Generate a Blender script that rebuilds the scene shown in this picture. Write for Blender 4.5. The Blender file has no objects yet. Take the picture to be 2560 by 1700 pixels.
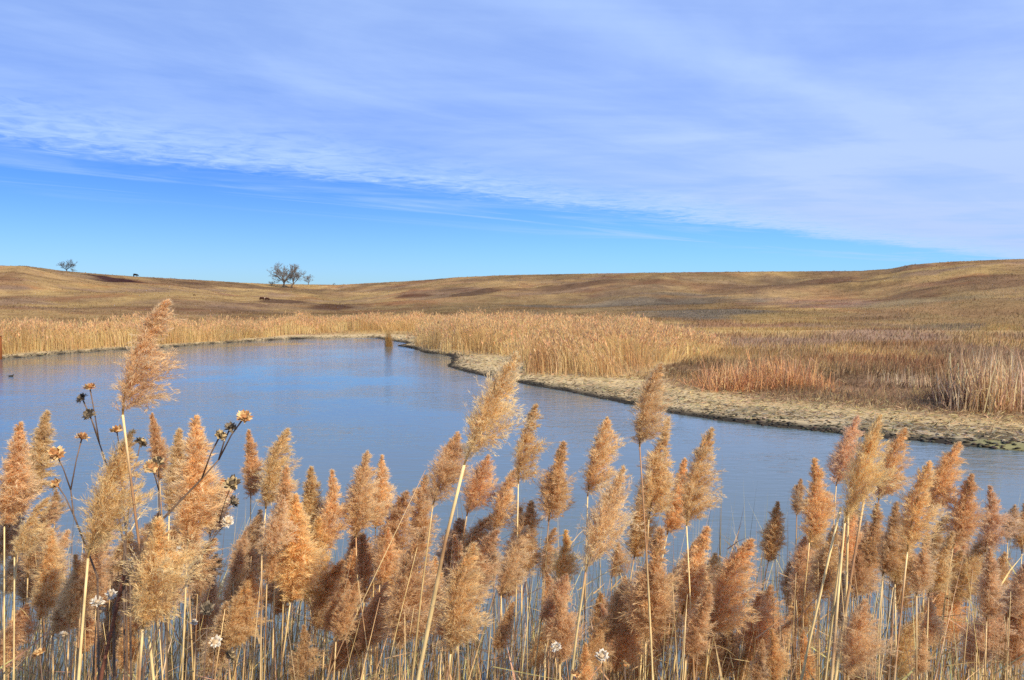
import bpy, bmesh, math, random
import numpy as np
from mathutils import Vector, Matrix, Quaternion

R_ = math.radians
rng = np.random.default_rng(7)
random.seed(7)
scene = bpy.context.scene
col = scene.collection

# ------------------------------------------------------------------ camera
H_EYE = 3.5                       # eye above the water (water is z = 0)
F_PX = 800.0                      # focal length in pixels of a 1024 px wide frame
PITCH = math.atan(40.0 / F_PX)
cam_d = bpy.data.cameras.new("camera")
cam_d.sensor_width = 36.0
cam_d.lens = 36.0 * F_PX / 1024.0
cam_d.clip_start = 0.05
cam_d.clip_end = 6000.0
cam = bpy.data.objects.new("camera", cam_d)
cam.location = (0, 0, H_EYE)
cam.rotation_euler = (math.pi / 2 - PITCH, 0, 0)
col.objects.link(cam)
scene.camera = cam

# ------------------------------------------------------------------ sky and sun
SUN_EL, SUN_AZ = R_(36), R_(140)  # azimuth clockwise from the view direction
scene.view_settings.view_transform = 'Standard'
scene.view_settings.look = 'None'
scene.view_settings.exposure = 0.35
scene.view_settings.gamma = 1.0
scene.view_settings.use_curve_mapping = False


class NT:
    """small helper for node trees"""
    def __init__(self, tree):
        self.t = tree

    def n(self, kind, **kw):
        nd = self.t.nodes.new(kind)
        for k, v in kw.items():
            if k.startswith('i_'):
                nd.inputs[k[2:].replace('_', ' ')].default_value = v
            elif k.startswith('n_'):
                nd.inputs[int(k[2:])].default_value = v
            else:
                setattr(nd, k, v)
        return nd

    def l(self, a, b):
        self.t.links.new(a, b)

    def math(self, op, a, b=None, c=None, clamp=False):
        nd = self.t.nodes.new('ShaderNodeMath')
        nd.operation = op
        nd.use_clamp = clamp
        for i, v in enumerate((a, b, c)):
            if v is None:
                continue
            if isinstance(v, (int, float)):
                nd.inputs[i].default_value = v
            else:
                self.l(v, nd.inputs[i])
        return nd.outputs[0]

    def smooth(self, v, lo, hi):
        nd = self.t.nodes.new('ShaderNodeMapRange')
        nd.interpolation_type = 'SMOOTHSTEP'
        nd.inputs['From Min'].default_value = lo
        nd.inputs['From Max'].default_value = hi
        self.l(v, nd.inputs['Value'])
        return nd.outputs[0]

    def mix(self, fac, a, b, mode='MIX'):
        nd = self.t.nodes.new('ShaderNodeMix')
        nd.data_type = 'RGBA'
        nd.blend_type = mode
        for v, i in ((fac, 0), (a, 6), (b, 7)):
            if isinstance(v, (int, float)):
                nd.inputs[i].default_value = v
            elif isinstance(v, tuple):
                nd.inputs[i].default_value = (*v, 1.0)[:4]
            else:
                self.l(v, nd.inputs[i])
        return nd.outputs[2]

    def xyz(self, x, y, z):
        nd = self.t.nodes.new('ShaderNodeCombineXYZ')
        for v, i in ((x, 0), (y, 1), (z, 2)):
            if isinstance(v, (int, float)):
                nd.inputs[i].default_value = v
            else:
                self.l(v, nd.inputs[i])
        return nd.outputs[0]

    def noise(self, vec, scale, detail=4.0, rough=0.55, dist=0.0):
        nd = self.t.nodes.new('ShaderNodeTexNoise')
        nd.inputs['Scale'].default_value = scale
        nd.inputs['Detail'].default_value = detail
        nd.inputs['Roughness'].default_value = rough
        nd.inputs['Distortion'].default_value = dist
        self.l(vec, nd.inputs['Vector'])
        return nd.outputs['Fac']


world = bpy.data.worlds.new("World")
scene.world = world
world.use_nodes = True
wt = NT(world.node_tree)
bg = world.node_tree.nodes['Background']
sky = wt.n('ShaderNodeTexSky', sky_type='NISHITA', sun_disc=False, sun_elevation=SUN_EL,
           sun_rotation=SUN_AZ, altitude=400.0, air_density=1.0, dust_density=0.35, ozone_density=2.2)
tc = wt.n('ShaderNodeTexCoord')
sp = wt.n('ShaderNodeSeparateXYZ')
wt.l(tc.outputs['Generated'], sp.inputs[0])
# the photograph's deep, saturated blue: a colour grade of the clear sky
grade = wt.mix(wt.smooth(sp.outputs[2], 0.02, 0.20), (0.78, 1.22, 1.97), (0.42, 0.90, 2.02))
clear = wt.mix(1.0, sky.outputs[0], grade, 'MULTIPLY')
clear = wt.mix(wt.smooth(sp.outputs[0], -0.4, 0.5), clear, wt.mix(1.0, clear, (1.18, 1.36, 1.46), 'MULTIPLY'))
# thin cirrus sheet: a flat layer high above, seen in perspective
dz = wt.math('MAXIMUM', sp.outputs[2], 0.012)
u = wt.math('DIVIDE', sp.outputs[0], dz)
v = wt.math('DIVIDE', sp.outputs[1], dz)
# a runs along the edge of the sheet, t grows away from the edge into the sheet
a = wt.math('MULTIPLY', wt.math('ADD', u, v), 0.7071)
t0 = wt.math('ADD', wt.math('SUBTRACT', wt.math('MULTIPLY', u, 0.95), v), 8.1)
flat = wt.xyz(u, v, 0.0)
rip = wt.noise(flat, 5.0, 5.0, 0.62, 0.8)
mid = wt.noise(wt.xyz(wt.math('MULTIPLY', a, 0.35), t0, 0.0), 0.8, 6.0, 0.6, 0.6)
big = wt.noise(flat, 0.55, 6.0, 0.58, 0.6)
fea = wt.noise(wt.xyz(wt.math('MULTIPLY', u, 0.35), wt.math('MULTIPLY', v, 1.3), 5.0), 1.2, 5.0, 0.6, 1.2)
warp = wt.math('MULTIPLY', wt.math('SUBTRACT', wt.noise(flat, 0.42, 5.0, 0.6), 0.5), 2.6)
rw = wt.math('MULTIPLY', wt.math('SUBTRACT', rip, 0.5), 1.3)
t1 = wt.math('ADD', wt.math('ADD', t0, warp), rw)
sheet = wt.smooth(t1, -0.40, 0.75)
tsum = wt.math('ADD', wt.math('ADD', wt.math('MULTIPLY', mid, 0.45), wt.math('MULTIPLY', big, 0.75)), wt.math('MULTIPLY', fea, 0.22))
thick = wt.smooth(wt.math('ADD', tsum, 0.06), 0.44, 1.14)
body = wt.math('ADD', wt.math('MULTIPLY', thick, 0.48), 0.48)
# the sheet thickens away to the right of the view
side = wt.smooth(u, -1.5, 4.5)
body = wt.math('ADD', body, wt.math('MULTIPLY', side, 0.26), clamp=True)
# brighter streak across the sheet
st = wt.math('ABSOLUTE', wt.math('SUBTRACT', wt.math('ADD', t0, wt.math('MULTIPLY', warp, 0.3)), 5.55))
streak = wt.math('SUBTRACT', 1.0, wt.smooth(st, 0.0, 0.42))
body = wt.math('ADD', body, wt.math('MULTIPLY', wt.math('MULTIPLY', streak, mid), 0.36), clamp=True)
# mackerel ripples where the sheet frays out
fray = wt.math('SUBTRACT', 1.0, wt.smooth(t1, 0.4, 2.6))
body = wt.math('ADD', body, wt.math('MULTIPLY', wt.math('MULTIPLY', fray, wt.math('SUBTRACT', rip, 0.5)), 1.5), clamp=True)
cover = wt.math('MULTIPLY', sheet, body)
# loose wisps below the edge
w1 = wt.smooth(wt.noise(wt.xyz(wt.math('MULTIPLY', a, 0.30), wt.math('MULTIPLY', t0, 1.0), 3.7), 0.62, 6.0, 0.62, 0.9), 0.47, 0.70)
wband = wt.math('MULTIPLY', wt.smooth(t0, -4.6, -2.2), wt.math('SUBTRACT', 1.0, wt.smooth(t0, -0.6, 0.8)))
cover = wt.math('ADD', cover, wt.math('MULTIPLY', wt.math('MULTIPLY', w1, wband), 0.55), clamp=True)
cl_col = wt.mix(thick, (6.0, 9.1, 17.0), (7.7, 10.7, 17.0))
cl_col = wt.mix(wt.math('MULTIPLY', side, 0.75), cl_col, (8.0, 10.3, 16.4))
cl_col = wt.mix(wt.math('MULTIPLY', fray, 0.85), cl_col, (7.6, 11.0, 16.8))
skycol = wt.mix(cover, clear, cl_col)
wt.l(skycol, bg.inputs['Color'])
bg.inputs['Strength'].default_value = 0.05

sun_d = bpy.data.lights.new("sun", 'SUN')
sun_d.energy = 4.8
sun_d.angle = R_(0.6)
sun_d.color = (1.0, 0.87, 0.66)
sun = bpy.data.objects.new("sun", sun_d)
sdir = Vector((math.sin(SUN_AZ) * math.cos(SUN_EL), math.cos(SUN_AZ) * math.cos(SUN_EL), math.sin(SUN_EL)))
sun.rotation_euler = sdir.to_track_quat('Z', 'Y').to_euler()
sun.location = sdir * 60
col.objects.link(sun)

try:
    scene.cycles.max_bounces = 14
    scene.cycles.diffuse_bounces = 9
    scene.cycles.glossy_bounces = 3
    scene.cycles.transmission_bounces = 8
    scene.cycles.use_denoising = False
    scene.cycles.denoiser = 'OPENIMAGEDENOISE'
    scene.cycles.sample_clamp_indirect = 6.0
except Exception:
    pass

# ------------------------------------------------------------------ helpers
K = 1024.0 / 2361.0               # layout notes were taken on a 2361 px wide view


def ray(px, py):
    """view direction through layout pixel (px, py)"""
    x = (px * K - 512.0) / F_PX
    yv = (340.0 - py * K) / F_PX
    return np.array([x, math.cos(PITCH) + yv * math.sin(PITCH), -math.sin(PITCH) + yv * math.cos(PITCH)])


def at_depth(px, py, d):
    r = ray(px, py)
    return np.array([0, 0, H_EYE]) + r * (d / r[1])


def at_water(px, py, z=0.0):
    r = ray(px, py)
    return np.array([0, 0, H_EYE]) + r * ((z - H_EYE) / r[2])


def tag(o, label=None, cat=None, group=None, kind=None):
    if label:
        o['label'] = label
    if cat:
        o['category'] = cat
    if group:
        o['group'] = group
    if kind:
        o['kind'] = kind
    return o


def empty(name, loc):
    o = bpy.data.objects.new(name, None)
    o.empty_display_size = 0.1
    o.location = loc
    col.objects.link(o)
    return o


def np_mesh(name, verts, loops, starts, totals, mat, cols=None, smooth=False):
    me = bpy.data.meshes.new(name)
    me.vertices.add(len(verts))
    me.vertices.foreach_set('co', np.ascontiguousarray(verts, dtype=np.float32).ravel())
    me.loops.add(len(loops))
    me.loops.foreach_set('vertex_index', np.ascontiguousarray(loops, dtype=np.int32))
    me.polygons.add(len(starts))
    me.polygons.foreach_set('loop_start', np.ascontiguousarray(starts, dtype=np.int32))
    try:
        me.polygons.foreach_set('loop_total', np.ascontiguousarray(totals, dtype=np.int32))
    except Exception:
        pass
    if smooth:
        me.polygons.foreach_set('use_smooth', np.ones(len(starts), dtype=bool))
    if cols is not None:
        at = me.color_attributes.new('Col', 'FLOAT_COLOR', 'POINT')
        c4 = np.ones((len(verts), 4), dtype=np.float32)
        c4[:, :3] = cols
        at.data.foreach_set('color', c4.ravel())
    me.update(calc_edges=True)
    if mat:
        me.materials.append(mat)
    return me


def obj_of(name, me, parent=None, loc=None):
    o = bpy.data.objects.new(name, me)
    if parent:
        o.parent = parent
    if loc is not None:
        o.location = loc
    col.objects.link(o)
    return o


class Geo:
    """collects polygons with a colour per vertex"""
    def __init__(self):
        self.v, self.f, self.c = [], [], []

    def add(self, verts, faces, c):
        b = len(self.v)
        self.v.extend([tuple(p) for p in verts])
        self.f.extend([tuple(i + b for i in f) for f in faces])
        if len(c) == 3 and not hasattr(c[0], '__len__'):
            self.c.extend([tuple(c)] * len(verts))
        else:
            self.c.extend([tuple(q) for q in c])

    def tube(self, pts, radii, sides, c, cap=True):
        pts = [Vector(p) for p in pts]
        n = len(pts)
        vs, fs, cs = [], [], []
        ref = Vector((0.37, 0.91, 0.17))
        for i, p in enumerate(pts):
            d = (pts[min(i + 1, n - 1)] - pts[max(i - 1, 0)]).normalized()
            s = d.cross(ref).normalized()
            q = d.cross(s)
            for k in range(sides):
                an = 2 * math.pi * k / sides
                vs.append(p + (s * math.cos(an) + q * math.sin(an)) * radii[i])
                cs.append(c[i] if hasattr(c[0], '__len__') else c)
        for i in range(n - 1):
            for k in range(sides):
                k2 = (k + 1) % sides
                fs.append((i * sides + k, i * sides + k2, (i + 1) * sides + k2, (i + 1) * sides + k))
        if cap:
            fs.append(tuple(range((n - 1) * sides, n * sides)))
            fs.append(tuple(reversed(range(sides))))
        self.add(vs, fs, cs)

    def mesh(self, name, mat, smooth=True):
        loops = [i for f in self.f for i in f]
        tot = [len(f) for f in self.f]
        st = np.concatenate([[0], np.cumsum(tot)[:-1]])
        return np_mesh(name, np.array(self.v), loops, st, tot, mat, np.array(self.c), smooth)

    def build(self, name, mat, parent=None, smooth=True, loc=None):
        return obj_of(name, self.mesh(name, mat, smooth), parent, loc)


# value noise -------------------------------------------------------
def _h(ix, iy, seed):
    n = (ix.astype(np.int64) * 374761393 + iy.astype(np.int64) * 668265263 + seed * 1442695041) & 0xffffffff
    n = ((n ^ (n >> 13)) * 1274126177) & 0xffffffff
    return ((n ^ (n >> 16)) & 0xffff) / 65535.0


def vnoise(x, y, seed=0):
    ix, iy = np.floor(x), np.floor(y)
    fx, fy = x - ix, y - iy
    fx = fx * fx * fx * (fx * (fx * 6 - 15) + 10)
    fy = fy * fy * fy * (fy * (fy * 6 - 15) + 10)
    a_, b_ = _h(ix, iy, seed), _h(ix + 1, iy, seed)
    c_, d_ = _h(ix, iy + 1, seed), _h(ix + 1, iy + 1, seed)
    return (a_ + (b_ - a_) * fx) * (1 - fy) + (c_ + (d_ - c_) * fx) * fy


def fbm(x, y, octv=4, seed=0, gain=0.5):
    s, am, tot = 0, 1.0, 0
    for i in range(octv):
        s = s + vnoise(x + i * 17.3, y - i * 9.1, seed + i) * am
        tot += am
        am *= gain
        x, y = x * 2.03, y * 2.03
    return s / tot               # 0..1


def sstep(a_, b_, x):
    t = np.clip((x - a_) / (b_ - a_), 0, 1)
    return t * t * (3 - 2 * t)


# ------------------------------------------------------------------ terrain
shore_px = [(0, 828), (130, 818), (250, 808), (360, 803), (440, 797), (520, 791), (600, 786), (680, 782), (760, 780),
            (830, 779), (872, 780), (905, 786), (942, 792), (918, 797.5), (955, 804), (979, 814), (1015, 817),
            (1043, 822), (1040, 832), (1034, 846), (1067, 856), (1117, 867), (1180, 880), (1300, 902), (1440, 930),
            (1560, 955), (1700, 975), (1800, 985), (1920, 998), (2050, 1012), (2200, 1025), (2361, 1040)]
shore = [tuple(at_water(*p)[:2]) for p in shore_px]
shore += [(15.0, 14.5), (19, 10.5), (22, 6), (24, 2.2), (14, 2.0), (6, 2.15), (0, 2.2), (-7, 2.1), (-20, 2.0), (-44, 3),
          (-54, 12), (-50, 28), (-40, 41)]
SH = np.array(shore)


def shore_dist(x, y):
    """signed distance to the waterline, positive on land"""
    x, y = np.asarray(x, float), np.asarray(y, float)
    best = np.full(x.shape, 1e9)
    inside = np.zeros(x.shape, bool)
    n = len(SH)
    for i in range(n):
        ax, ay = SH[i]
        bx, by = SH[(i + 1) % n]
        ex, ey = bx - ax, by - ay
        t = np.clip(((x - ax) * ex + (y - ay) * ey) / (ex * ex + ey * ey), 0, 1)
        d = (x - ax - t * ex) ** 2 + (y - ay - t * ey) ** 2
        best = np.minimum(best, d)
        cond = ((ay > y) != (by > y))
        with np.errstate(divide='ignore', invalid='ignore'):
            xi = (bx - ax) * (y - ay) / (by - ay) + ax
        inside ^= cond & (x < xi)
    d = np.sqrt(best)
    return np.where(inside, -d, d)


sk_x = np.array([-600, -300, 0, 60, 150, 230, 320, 450, 560, 640, 720, 780, 850, 950, 1050, 1150, 1300, 1500, 1700, 1850,
                 1980, 2050, 2100, 2200, 2361, 2600, 3000], float)
sk_y = np.array([618, 611, 614, 613, 625, 632, 638, 645, 652, 655, 656, 657, 653, 648, 640, 635, 632, 629, 627, 626,
                 625, 620, 610, 603, 597, 590, 588], float)
rg_x = np.array([-600, 0, 400, 640, 780, 950, 1150, 1500, 1900, 2361, 3000], float)
rg_r = np.array([360, 390, 430, 520, 560, 470, 400, 360, 330, 260, 240], float)
toe_r = np.array([120, 110, 120, 130, 140, 130, 120, 115, 110, 95, 90], float)


def ground(x, y, s=None):
    x, y = np.asarray(x, float), np.asarray(y, float)
    if s is None:
        s = shore_dist(x, y)
    r = np.hypot(x, y)
    th = np.arctan2(x, y)
    pxs = (np.tan(np.clip(th, -1.2, 1.2)) * F_PX + 512.0) / K
    py = np.interp(pxs, sk_x, sk_y)
    Rr = np.interp(pxs, rg_x, rg_r)
    R0 = np.interp(pxs, rg_x, toe_r)
    zr = H_EYE + Rr * (300.0 - py * K) / F_PX
    # front = only the half of the land ahead of the camera has these hills
    front = sstep(2.0, 1.2, np.abs(th))
    zr = zr * front + (1 - front) * 4.0
    w = sstep(0, 1, (r - R0) / (Rr - R0)) ** 0.85
    n0 = fbm(x / 3.1, y / 3.1, 3, 3) - 0.5
    land = 0.11 * (1 - np.exp(-np.maximum(s, 0) / 0.22)) + 0.011 * np.clip(s, 0, 60) + 0.05 * n0 * np.clip(s / 1.0, 0, 1) \
        + (fbm(x / 0.7, y / 0.7, 3, 9) - 0.5) * 0.035 * np.clip(s / 0.5, 0, 1) * (1 - sstep(60, 130, r))
    und = (fbm(x / 26, y / 26, 3, 21) - 0.5) * 0.9 * sstep(6, 40, s)
    hill_n = (fbm(x / 95, y / 95, 3, 5) - 0.5) * 7.0 + (fbm(x / 38, y / 38, 3, 6) - 0.5) * 4.2
    mw = np.clip(4 * w * (1 - w), 0, 1) ** 0.8
    fine = (fbm(x / 9, y / 9, 4, 8) - 0.5) * 1.2 * w
    z = (land + und) * (1 - w) + zr * w + hill_n * mw + fine
    z = z - np.maximum(r - Rr, 0) * 0.03 * front
    # steep dam under the camera
    dam = 1.9 * sstep(0.0, 2.3, s) * (1 - sstep(3.0, 9.0, y)) * (1 - sstep(30, 60, np.abs(x)))
    dam = dam + 0.02 * np.clip(-y, 0, 60) * (y < 0)
    z = z + dam
    under = np.maximum(-1.6, 0.30 * s) + n0 * 0.06 * np.clip(-s, 0, 1)
    edge_n = (fbm(x / 0.9, y / 0.9, 3, 12) - 0.5) * 0.10
    return np.where(s > 0, z, under) + edge_n * np.exp(-(s / 0.6) ** 2) * sstep(9, 14, r)


def skyline(pxs):
    """row and distance of the land's skyline for given columns"""
    th = np.arctan((np.asarray(pxs, float) * K - 512.0) / F_PX)
    rr_ = np.linspace(150, 640, 400)
    X, Y = np.sin(th)[:, None] * rr_, np.cos(th)[:, None] * rr_
    zz_ = ground(X, Y, np.full(X.shape, 30.0))
    el = (zz_ - H_EYE) / Y
    k = el.argmax(1)
    e = el[np.arange(len(th)), k]
    return (300.0 - F_PX * e) / K, rr_[k]


sk_target = np.column_stack([np.linspace(-600, 3000, 241), np.interp(np.linspace(-600, 3000, 241), sk_x, sk_y)])
sk_x, sk_y = sk_target[:, 0].copy(), sk_target[:, 1].copy()
for _ in range(4):
    got, _r = skyline(sk_x)
    sk_y = sk_y + (sk_target[:, 1] - got) * 0.9


def skyline_point(px, back=3.0):
    _y, rr_ = skyline([px])
    th = math.atan((px * K - 512.0) / F_PX)
    d = rr_[0] - back
    x, y = math.sin(th) * d, math.cos(th) * d
    return np.array([x, y, float(ground(np.array([x]), np.array([y]))[0])])


def hit_ground(px, py, rmax=700.0):
    """first point of the land seen through a layout pixel"""
    rr = ray(px, py)
    d = np.geomspace(8.0, rmax, 1500)
    p = np.array([0, 0, H_EYE])[None] + rr[None] * (d / rr[1])[:, None]
    z = np.maximum(ground(p[:, 0], p[:, 1]), 0)
    below = np.nonzero(p[:, 2] <= z)[0]
    i = below[0] if len(below) else int(np.argmin(p[:, 2] - z))
    return np.array([p[i, 0], p[i, 1], z[i]])


# vegetation colours (linear albedo)
C_TAN = np.array([0.41, 0.265, 0.115])
C_GOLD = np.array([0.50, 0.335, 0.13])
C_PALE = np.array([0.54, 0.40, 0.20])
C_BROWN = np.array([0.235, 0.14, 0.075])
C_RUST = np.array([0.36, 0.19, 0.095])
C_MAUVE = np.array([0.305, 0.195, 0.125])
C_GREY = np.array([0.29, 0.23, 0.155])
C_OLIVE = np.array([0.29, 0.21, 0.095])
C_MUD = np.array([0.035, 0.030, 0.024])

# patches of other plants and painted shade of dark hollows, from the view: centre, half width, half height, colour, strength
patches_px = [
    (262, 645, 42, 6, (0.10, 0.045, 0.035), 1.0), (650, 694, 50, 5, C_BROWN * 0.75, 0.9), (770, 706, 40, 5, C_RUST * 0.6, 0.9),
    (560, 664, 120, 5, C_BROWN, 0.6), (420, 655, 60, 9, C_BROWN, 0.55), (30, 665, 50, 6, C_MAUVE, 0.7), (900, 668, 60, 4, C_BROWN, 0.4),
    (945, 682, 42, 6, C_BROWN * 0.85, 0.85), (1090, 676, 50, 6, C_BROWN * 0.95, 0.8), (1300, 662, 110, 7, C_BROWN, 0.65), (1400, 650, 110, 5, C_BROWN, 0.55),
    (1600, 655, 120, 5, C_RUST * 0.8, 0.45), (1380, 668, 60, 5, C_RUST, 0.35), (1830, 655, 130, 8, C_BROWN, 0.7), (1720, 668, 90, 8, C_BROWN, 0.5),
    (2110, 677, 60, 12, C_BROWN, 0.6), (1990, 665, 60, 8, C_BROWN, 0.4), (2150, 655, 40, 6, C_RUST, 0.65), (2290, 660, 90, 18, C_BROWN * 1.1, 0.6),
    (2260, 640, 70, 5, C_BROWN, 0.5), (2000, 633, 90, 5, C_BROWN, 0.45), (1500, 700, 260, 9, C_GREY * 0.95, 0.75), (1640, 722, 190, 14, C_GREY * 0.85, 0.95),
    (1900, 707, 110, 6, C_MAUVE, 0.7), (1720, 745, 160, 8, C_RUST * 0.9, 0.75), (1700, 762, 170, 7, C_GOLD, 0.9), (1830, 735, 170, 13, C_GOLD * 0.95, 0.95),
    (1990, 735, 90, 9, C_BROWN * 1.2, 0.7), (1760, 790, 170, 14, C_MAUVE, 0.9), (1780, 815, 160, 10, C_BROWN * 1.15, 0.7), (1700, 775, 60, 6, C_RUST, 0.5),
    (2020, 775, 170, 16, C_MAUVE * 1.05, 0.85), (2200, 752, 130, 9, C_GREY, 0.7), (2310, 755, 60, 9, C_GOLD, 0.8), (2340, 775, 70, 8, C_BROWN, 0.7),
    (2120, 800, 140, 14, C_RUST * 0.75, 0.6), (2010, 835, 160, 16, C_RUST * 0.85, 0.9), (2120, 845, 110, 14, C_RUST * 0.8, 0.85),
    (2260, 815, 140, 20, C_MAUVE * 0.95, 0.8), (2040, 880, 190, 22, C_BROWN * 0.75, 0.95), (1590, 852, 80, 16, C_BROWN * 0.7, 0.9),
    (2200, 900, 130, 24, C_BROWN * 0.7, 0.85), (1230, 862, 60, 8, C_BROWN, 0.6), (2290, 700, 80, 8, C_TAN, 0.5), (2120, 697, 100, 6, C_PALE * 0.8, 0.6),
    (1560, 678, 90, 6, C_GREY, 0.5), (500, 700, 200, 7, C_MAUVE, 0.45), (150, 690, 150, 8, C_MAUVE, 0.35), (330, 720, 330, 7, C_BROWN * 1.2, 0.4),
]
patches = []
for (px, py, hw, hh, c, st_) in patches_px:
    p0 = hit_ground(px, py)
    pl, pr = hit_ground(px - hw, py), hit_ground(px + hw, py)
    pu, pd = hit_ground(px, py - hh), hit_ground(px, py + hh)
    ra = max(0.5, 0.5 * np.hypot(*(pr - pl)[:2])) if abs(np.hypot(*pr[:2]) - np.hypot(*pl[:2])) < 60 else hw * K / F_PX * np.hypot(*p0[:2])
    ra = min(ra, hw * K / F_PX * np.hypot(*p0[:2]) * 1.3)
    rb = np.clip(0.5 * abs(np.hypot(*pu[:2]) - np.hypot(*pd[:2])), 1.0, 60.0)
    cdir = p0[:2] / np.hypot(*p0[:2])
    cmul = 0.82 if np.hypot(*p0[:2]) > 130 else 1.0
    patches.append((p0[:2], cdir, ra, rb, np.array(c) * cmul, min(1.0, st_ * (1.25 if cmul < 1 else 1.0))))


def veg_color(x, y, s=None):
    """dry prairie colour of every point of the land"""
    x, y = np.asarray(x, float), np.asarray(y, float)
    if s is None:
        s = shore_dist(x, y)
    r = np.hypot(x, y)
    n1 = fbm(x / 46, y / 46, 4, 31)[..., None]
    n2 = fbm(x / 13, y / 13, 4, 32)[..., None]
    n3 = fbm(x / 3.4, y / 3.4, 3, 33)[..., None]
    n4 = fbm(x / 21, y / 21, 4, 34)[..., None]
    c = C_TAN + (C_GOLD - C_TAN) * sstep(0.42, 0.7, n1) * 0.8
    c = c + (C_MAUVE - c) * sstep(0.5, 0.72, n2) * 0.75
    c = c + (C_BROWN - c) * sstep(0.56, 0.75, n4) * 0.6
    c = c + (C_OLIVE - c) * sstep(0.5, 0.75, 1 - n1) * 0.5
    c = c + (C_RUST - c) * sstep(0.60, 0.76, 1 - n2) * 0.45
    wob_a = (fbm(x / 7, y / 7, 4, 41) - 0.5)
    wob_b = (fbm(x / 16, y / 16, 4, 42) - 0.5)
    for (p0, cd, ra, rb, pc, st_) in patches:
        dx, dy = x - p0[0], y - p0[1]
        lo = dx * cd[0] + dy * cd[1]
        la = dx * cd[1] - dy * cd[0]
        q = np.sqrt((la / ra) ** 2 + (lo / rb) ** 2) + wob_a * 0.7 + wob_b * 0.9
        m = (1 - sstep(0.62, 1.2, q)) * st_
        c = c + (pc - c) * m[..., None]
    c = c * (0.80 + 0.42 * n3)
    fm = fbm(x / 19, y / 30, 4, 61)
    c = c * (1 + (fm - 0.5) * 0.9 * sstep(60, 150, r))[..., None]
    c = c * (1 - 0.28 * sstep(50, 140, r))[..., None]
    return c


def shore_color(x, y, s, c):
    """mud at the waterline, grey crust, then matted straw"""
    n = fbm(x / 1.1, y / 1.1, 4, 51)
    n5 = fbm(x / 4.5, y / 4.5, 4, 52)
    straw = np.array([0.53, 0.40, 0.21])
    crust = np.array([0.34, 0.295, 0.215])
    dark = np.array([0.075, 0.062, 0.045])
    near_r = sstep(4.0, 14.0, x)        # the right bank carries the wide grey crust
    k1 = 1 - sstep(3.4, 5.6, s + (n5 - 0.5) * 4.0)
    c = c + (straw - c) * (k1 * 0.95)[..., None]
    k2 = (1 - sstep(0.9, 2.6, s + (n - 0.5) * 2.0 + (n5 - 0.5) * 1.6)) * (0.12 + 0.88 * near_r)
    c = c + (crust - c) * (k2 * 0.85)[..., None]
    k3 = sstep(0.47, 0.60, n) * (1 - sstep(1.2, 2.9, s + (n5 - 0.5) * 2.5)) * (0.5 + 0.5 * near_r)
    c = c + (dark - c) * (k3 * 0.85)[..., None]
    k4 = 1 - sstep(0.14, 0.55, s + (n - 0.5) * 0.6)
    alg = sstep(10.5, 11.5, x) * sstep(0.5, 0.62, n5) * (1 - sstep(0.35, 0.8, s))
    c = c + (np.array([0.30, 0.28, 0.12]) - c) * (alg * 0.7)[..., None]
    k4 = k4 * (1 - alg)
    c = c + (C_MUD - c) * k4[..., None]
    return c


# ------------------------------------------------------------------ materials
def veg_material(name, trans=0.3, noise_scale=None, use_obj_color=False, rough=0.8, spec=0.1, grain=0.25):
    m = bpy.data.materials.new(name)
    m.use_nodes = True
    nt = NT(m.node_tree)
    m.node_tree.nodes.clear()
    out = nt.n('ShaderNodeOutputMaterial')
    at = nt.n('ShaderNodeVertexColor', layer_name='Col')
    c = at.outputs['Color']
    if noise_scale:
        tc_ = nt.n('ShaderNodeTexCoord')
        nz = nt.noise(tc_.outputs['Object'], noise_scale, 3.0)
        mr = nt.n('ShaderNodeMapRange')
        mr.inputs['From Min'].default_value = 0.25
        mr.inputs['From Max'].default_value = 0.75
        mr.inputs['To Min'].default_value = 1 - grain
        mr.inputs['To Max'].default_value = 1 + grain
        nt.l(nz, mr.inputs['Value'])
        c = nt.mix(1.0, c, nt.xyz(mr.outputs[0], mr.outputs[0], mr.outputs[0]), 'MULTIPLY')
    if use_obj_color:
        oi = nt.n('ShaderNodeObjectInfo')
        c = nt.mix(1.0, c, oi.outputs['Color'], 'MULTIPLY')
    pb = nt.n('ShaderNodeBsdfPrincipled')
    pb.inputs['Roughness'].default_value = rough
    pb.inputs['Specular IOR Level'].default_value = spec
    nt.l(c, pb.inputs['Base Color'])
    if trans > 0:
        tr = nt.n('ShaderNodeBsdfTranslucent')
        nt.l(c, tr.inputs['Color'])
        mx = nt.n('ShaderNodeMixShader')
        mx.inputs[0].default_value = trans
        nt.l(pb.outputs[0], mx.inputs[1])
        nt.l(tr.outputs[0], mx.inputs[2])
        nt.l(mx.outputs[0], out.inputs[0])
    else:
        nt.l(pb.outputs[0], out.inputs[0])
    return m


M_blade = veg_material('dry_grass', 0.48)
M_plume = veg_material('plume_fluff', 0.5, None, True, 0.7, 0.15)
M_stem = veg_material('reed_stem', 0.0, 22.0, True, 0.45, 0.35, 0.22)
M_leaf = veg_material('reed_leaf', 0.35, 30.0, False, 0.6, 0.2)
M_wood = veg_material('bark', 0.0, 3.0, False, 0.9, 0.1)
M_hide = veg_material('hide', 0.0, 4.0, False, 0.8, 0.15)
M_flower = veg_material('dry_flower', 0.2, 60.0, False, 0.8, 0.1)
M_rust = veg_material('rust', 0.0, 9.0, False, 0.8, 0.2)


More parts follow.
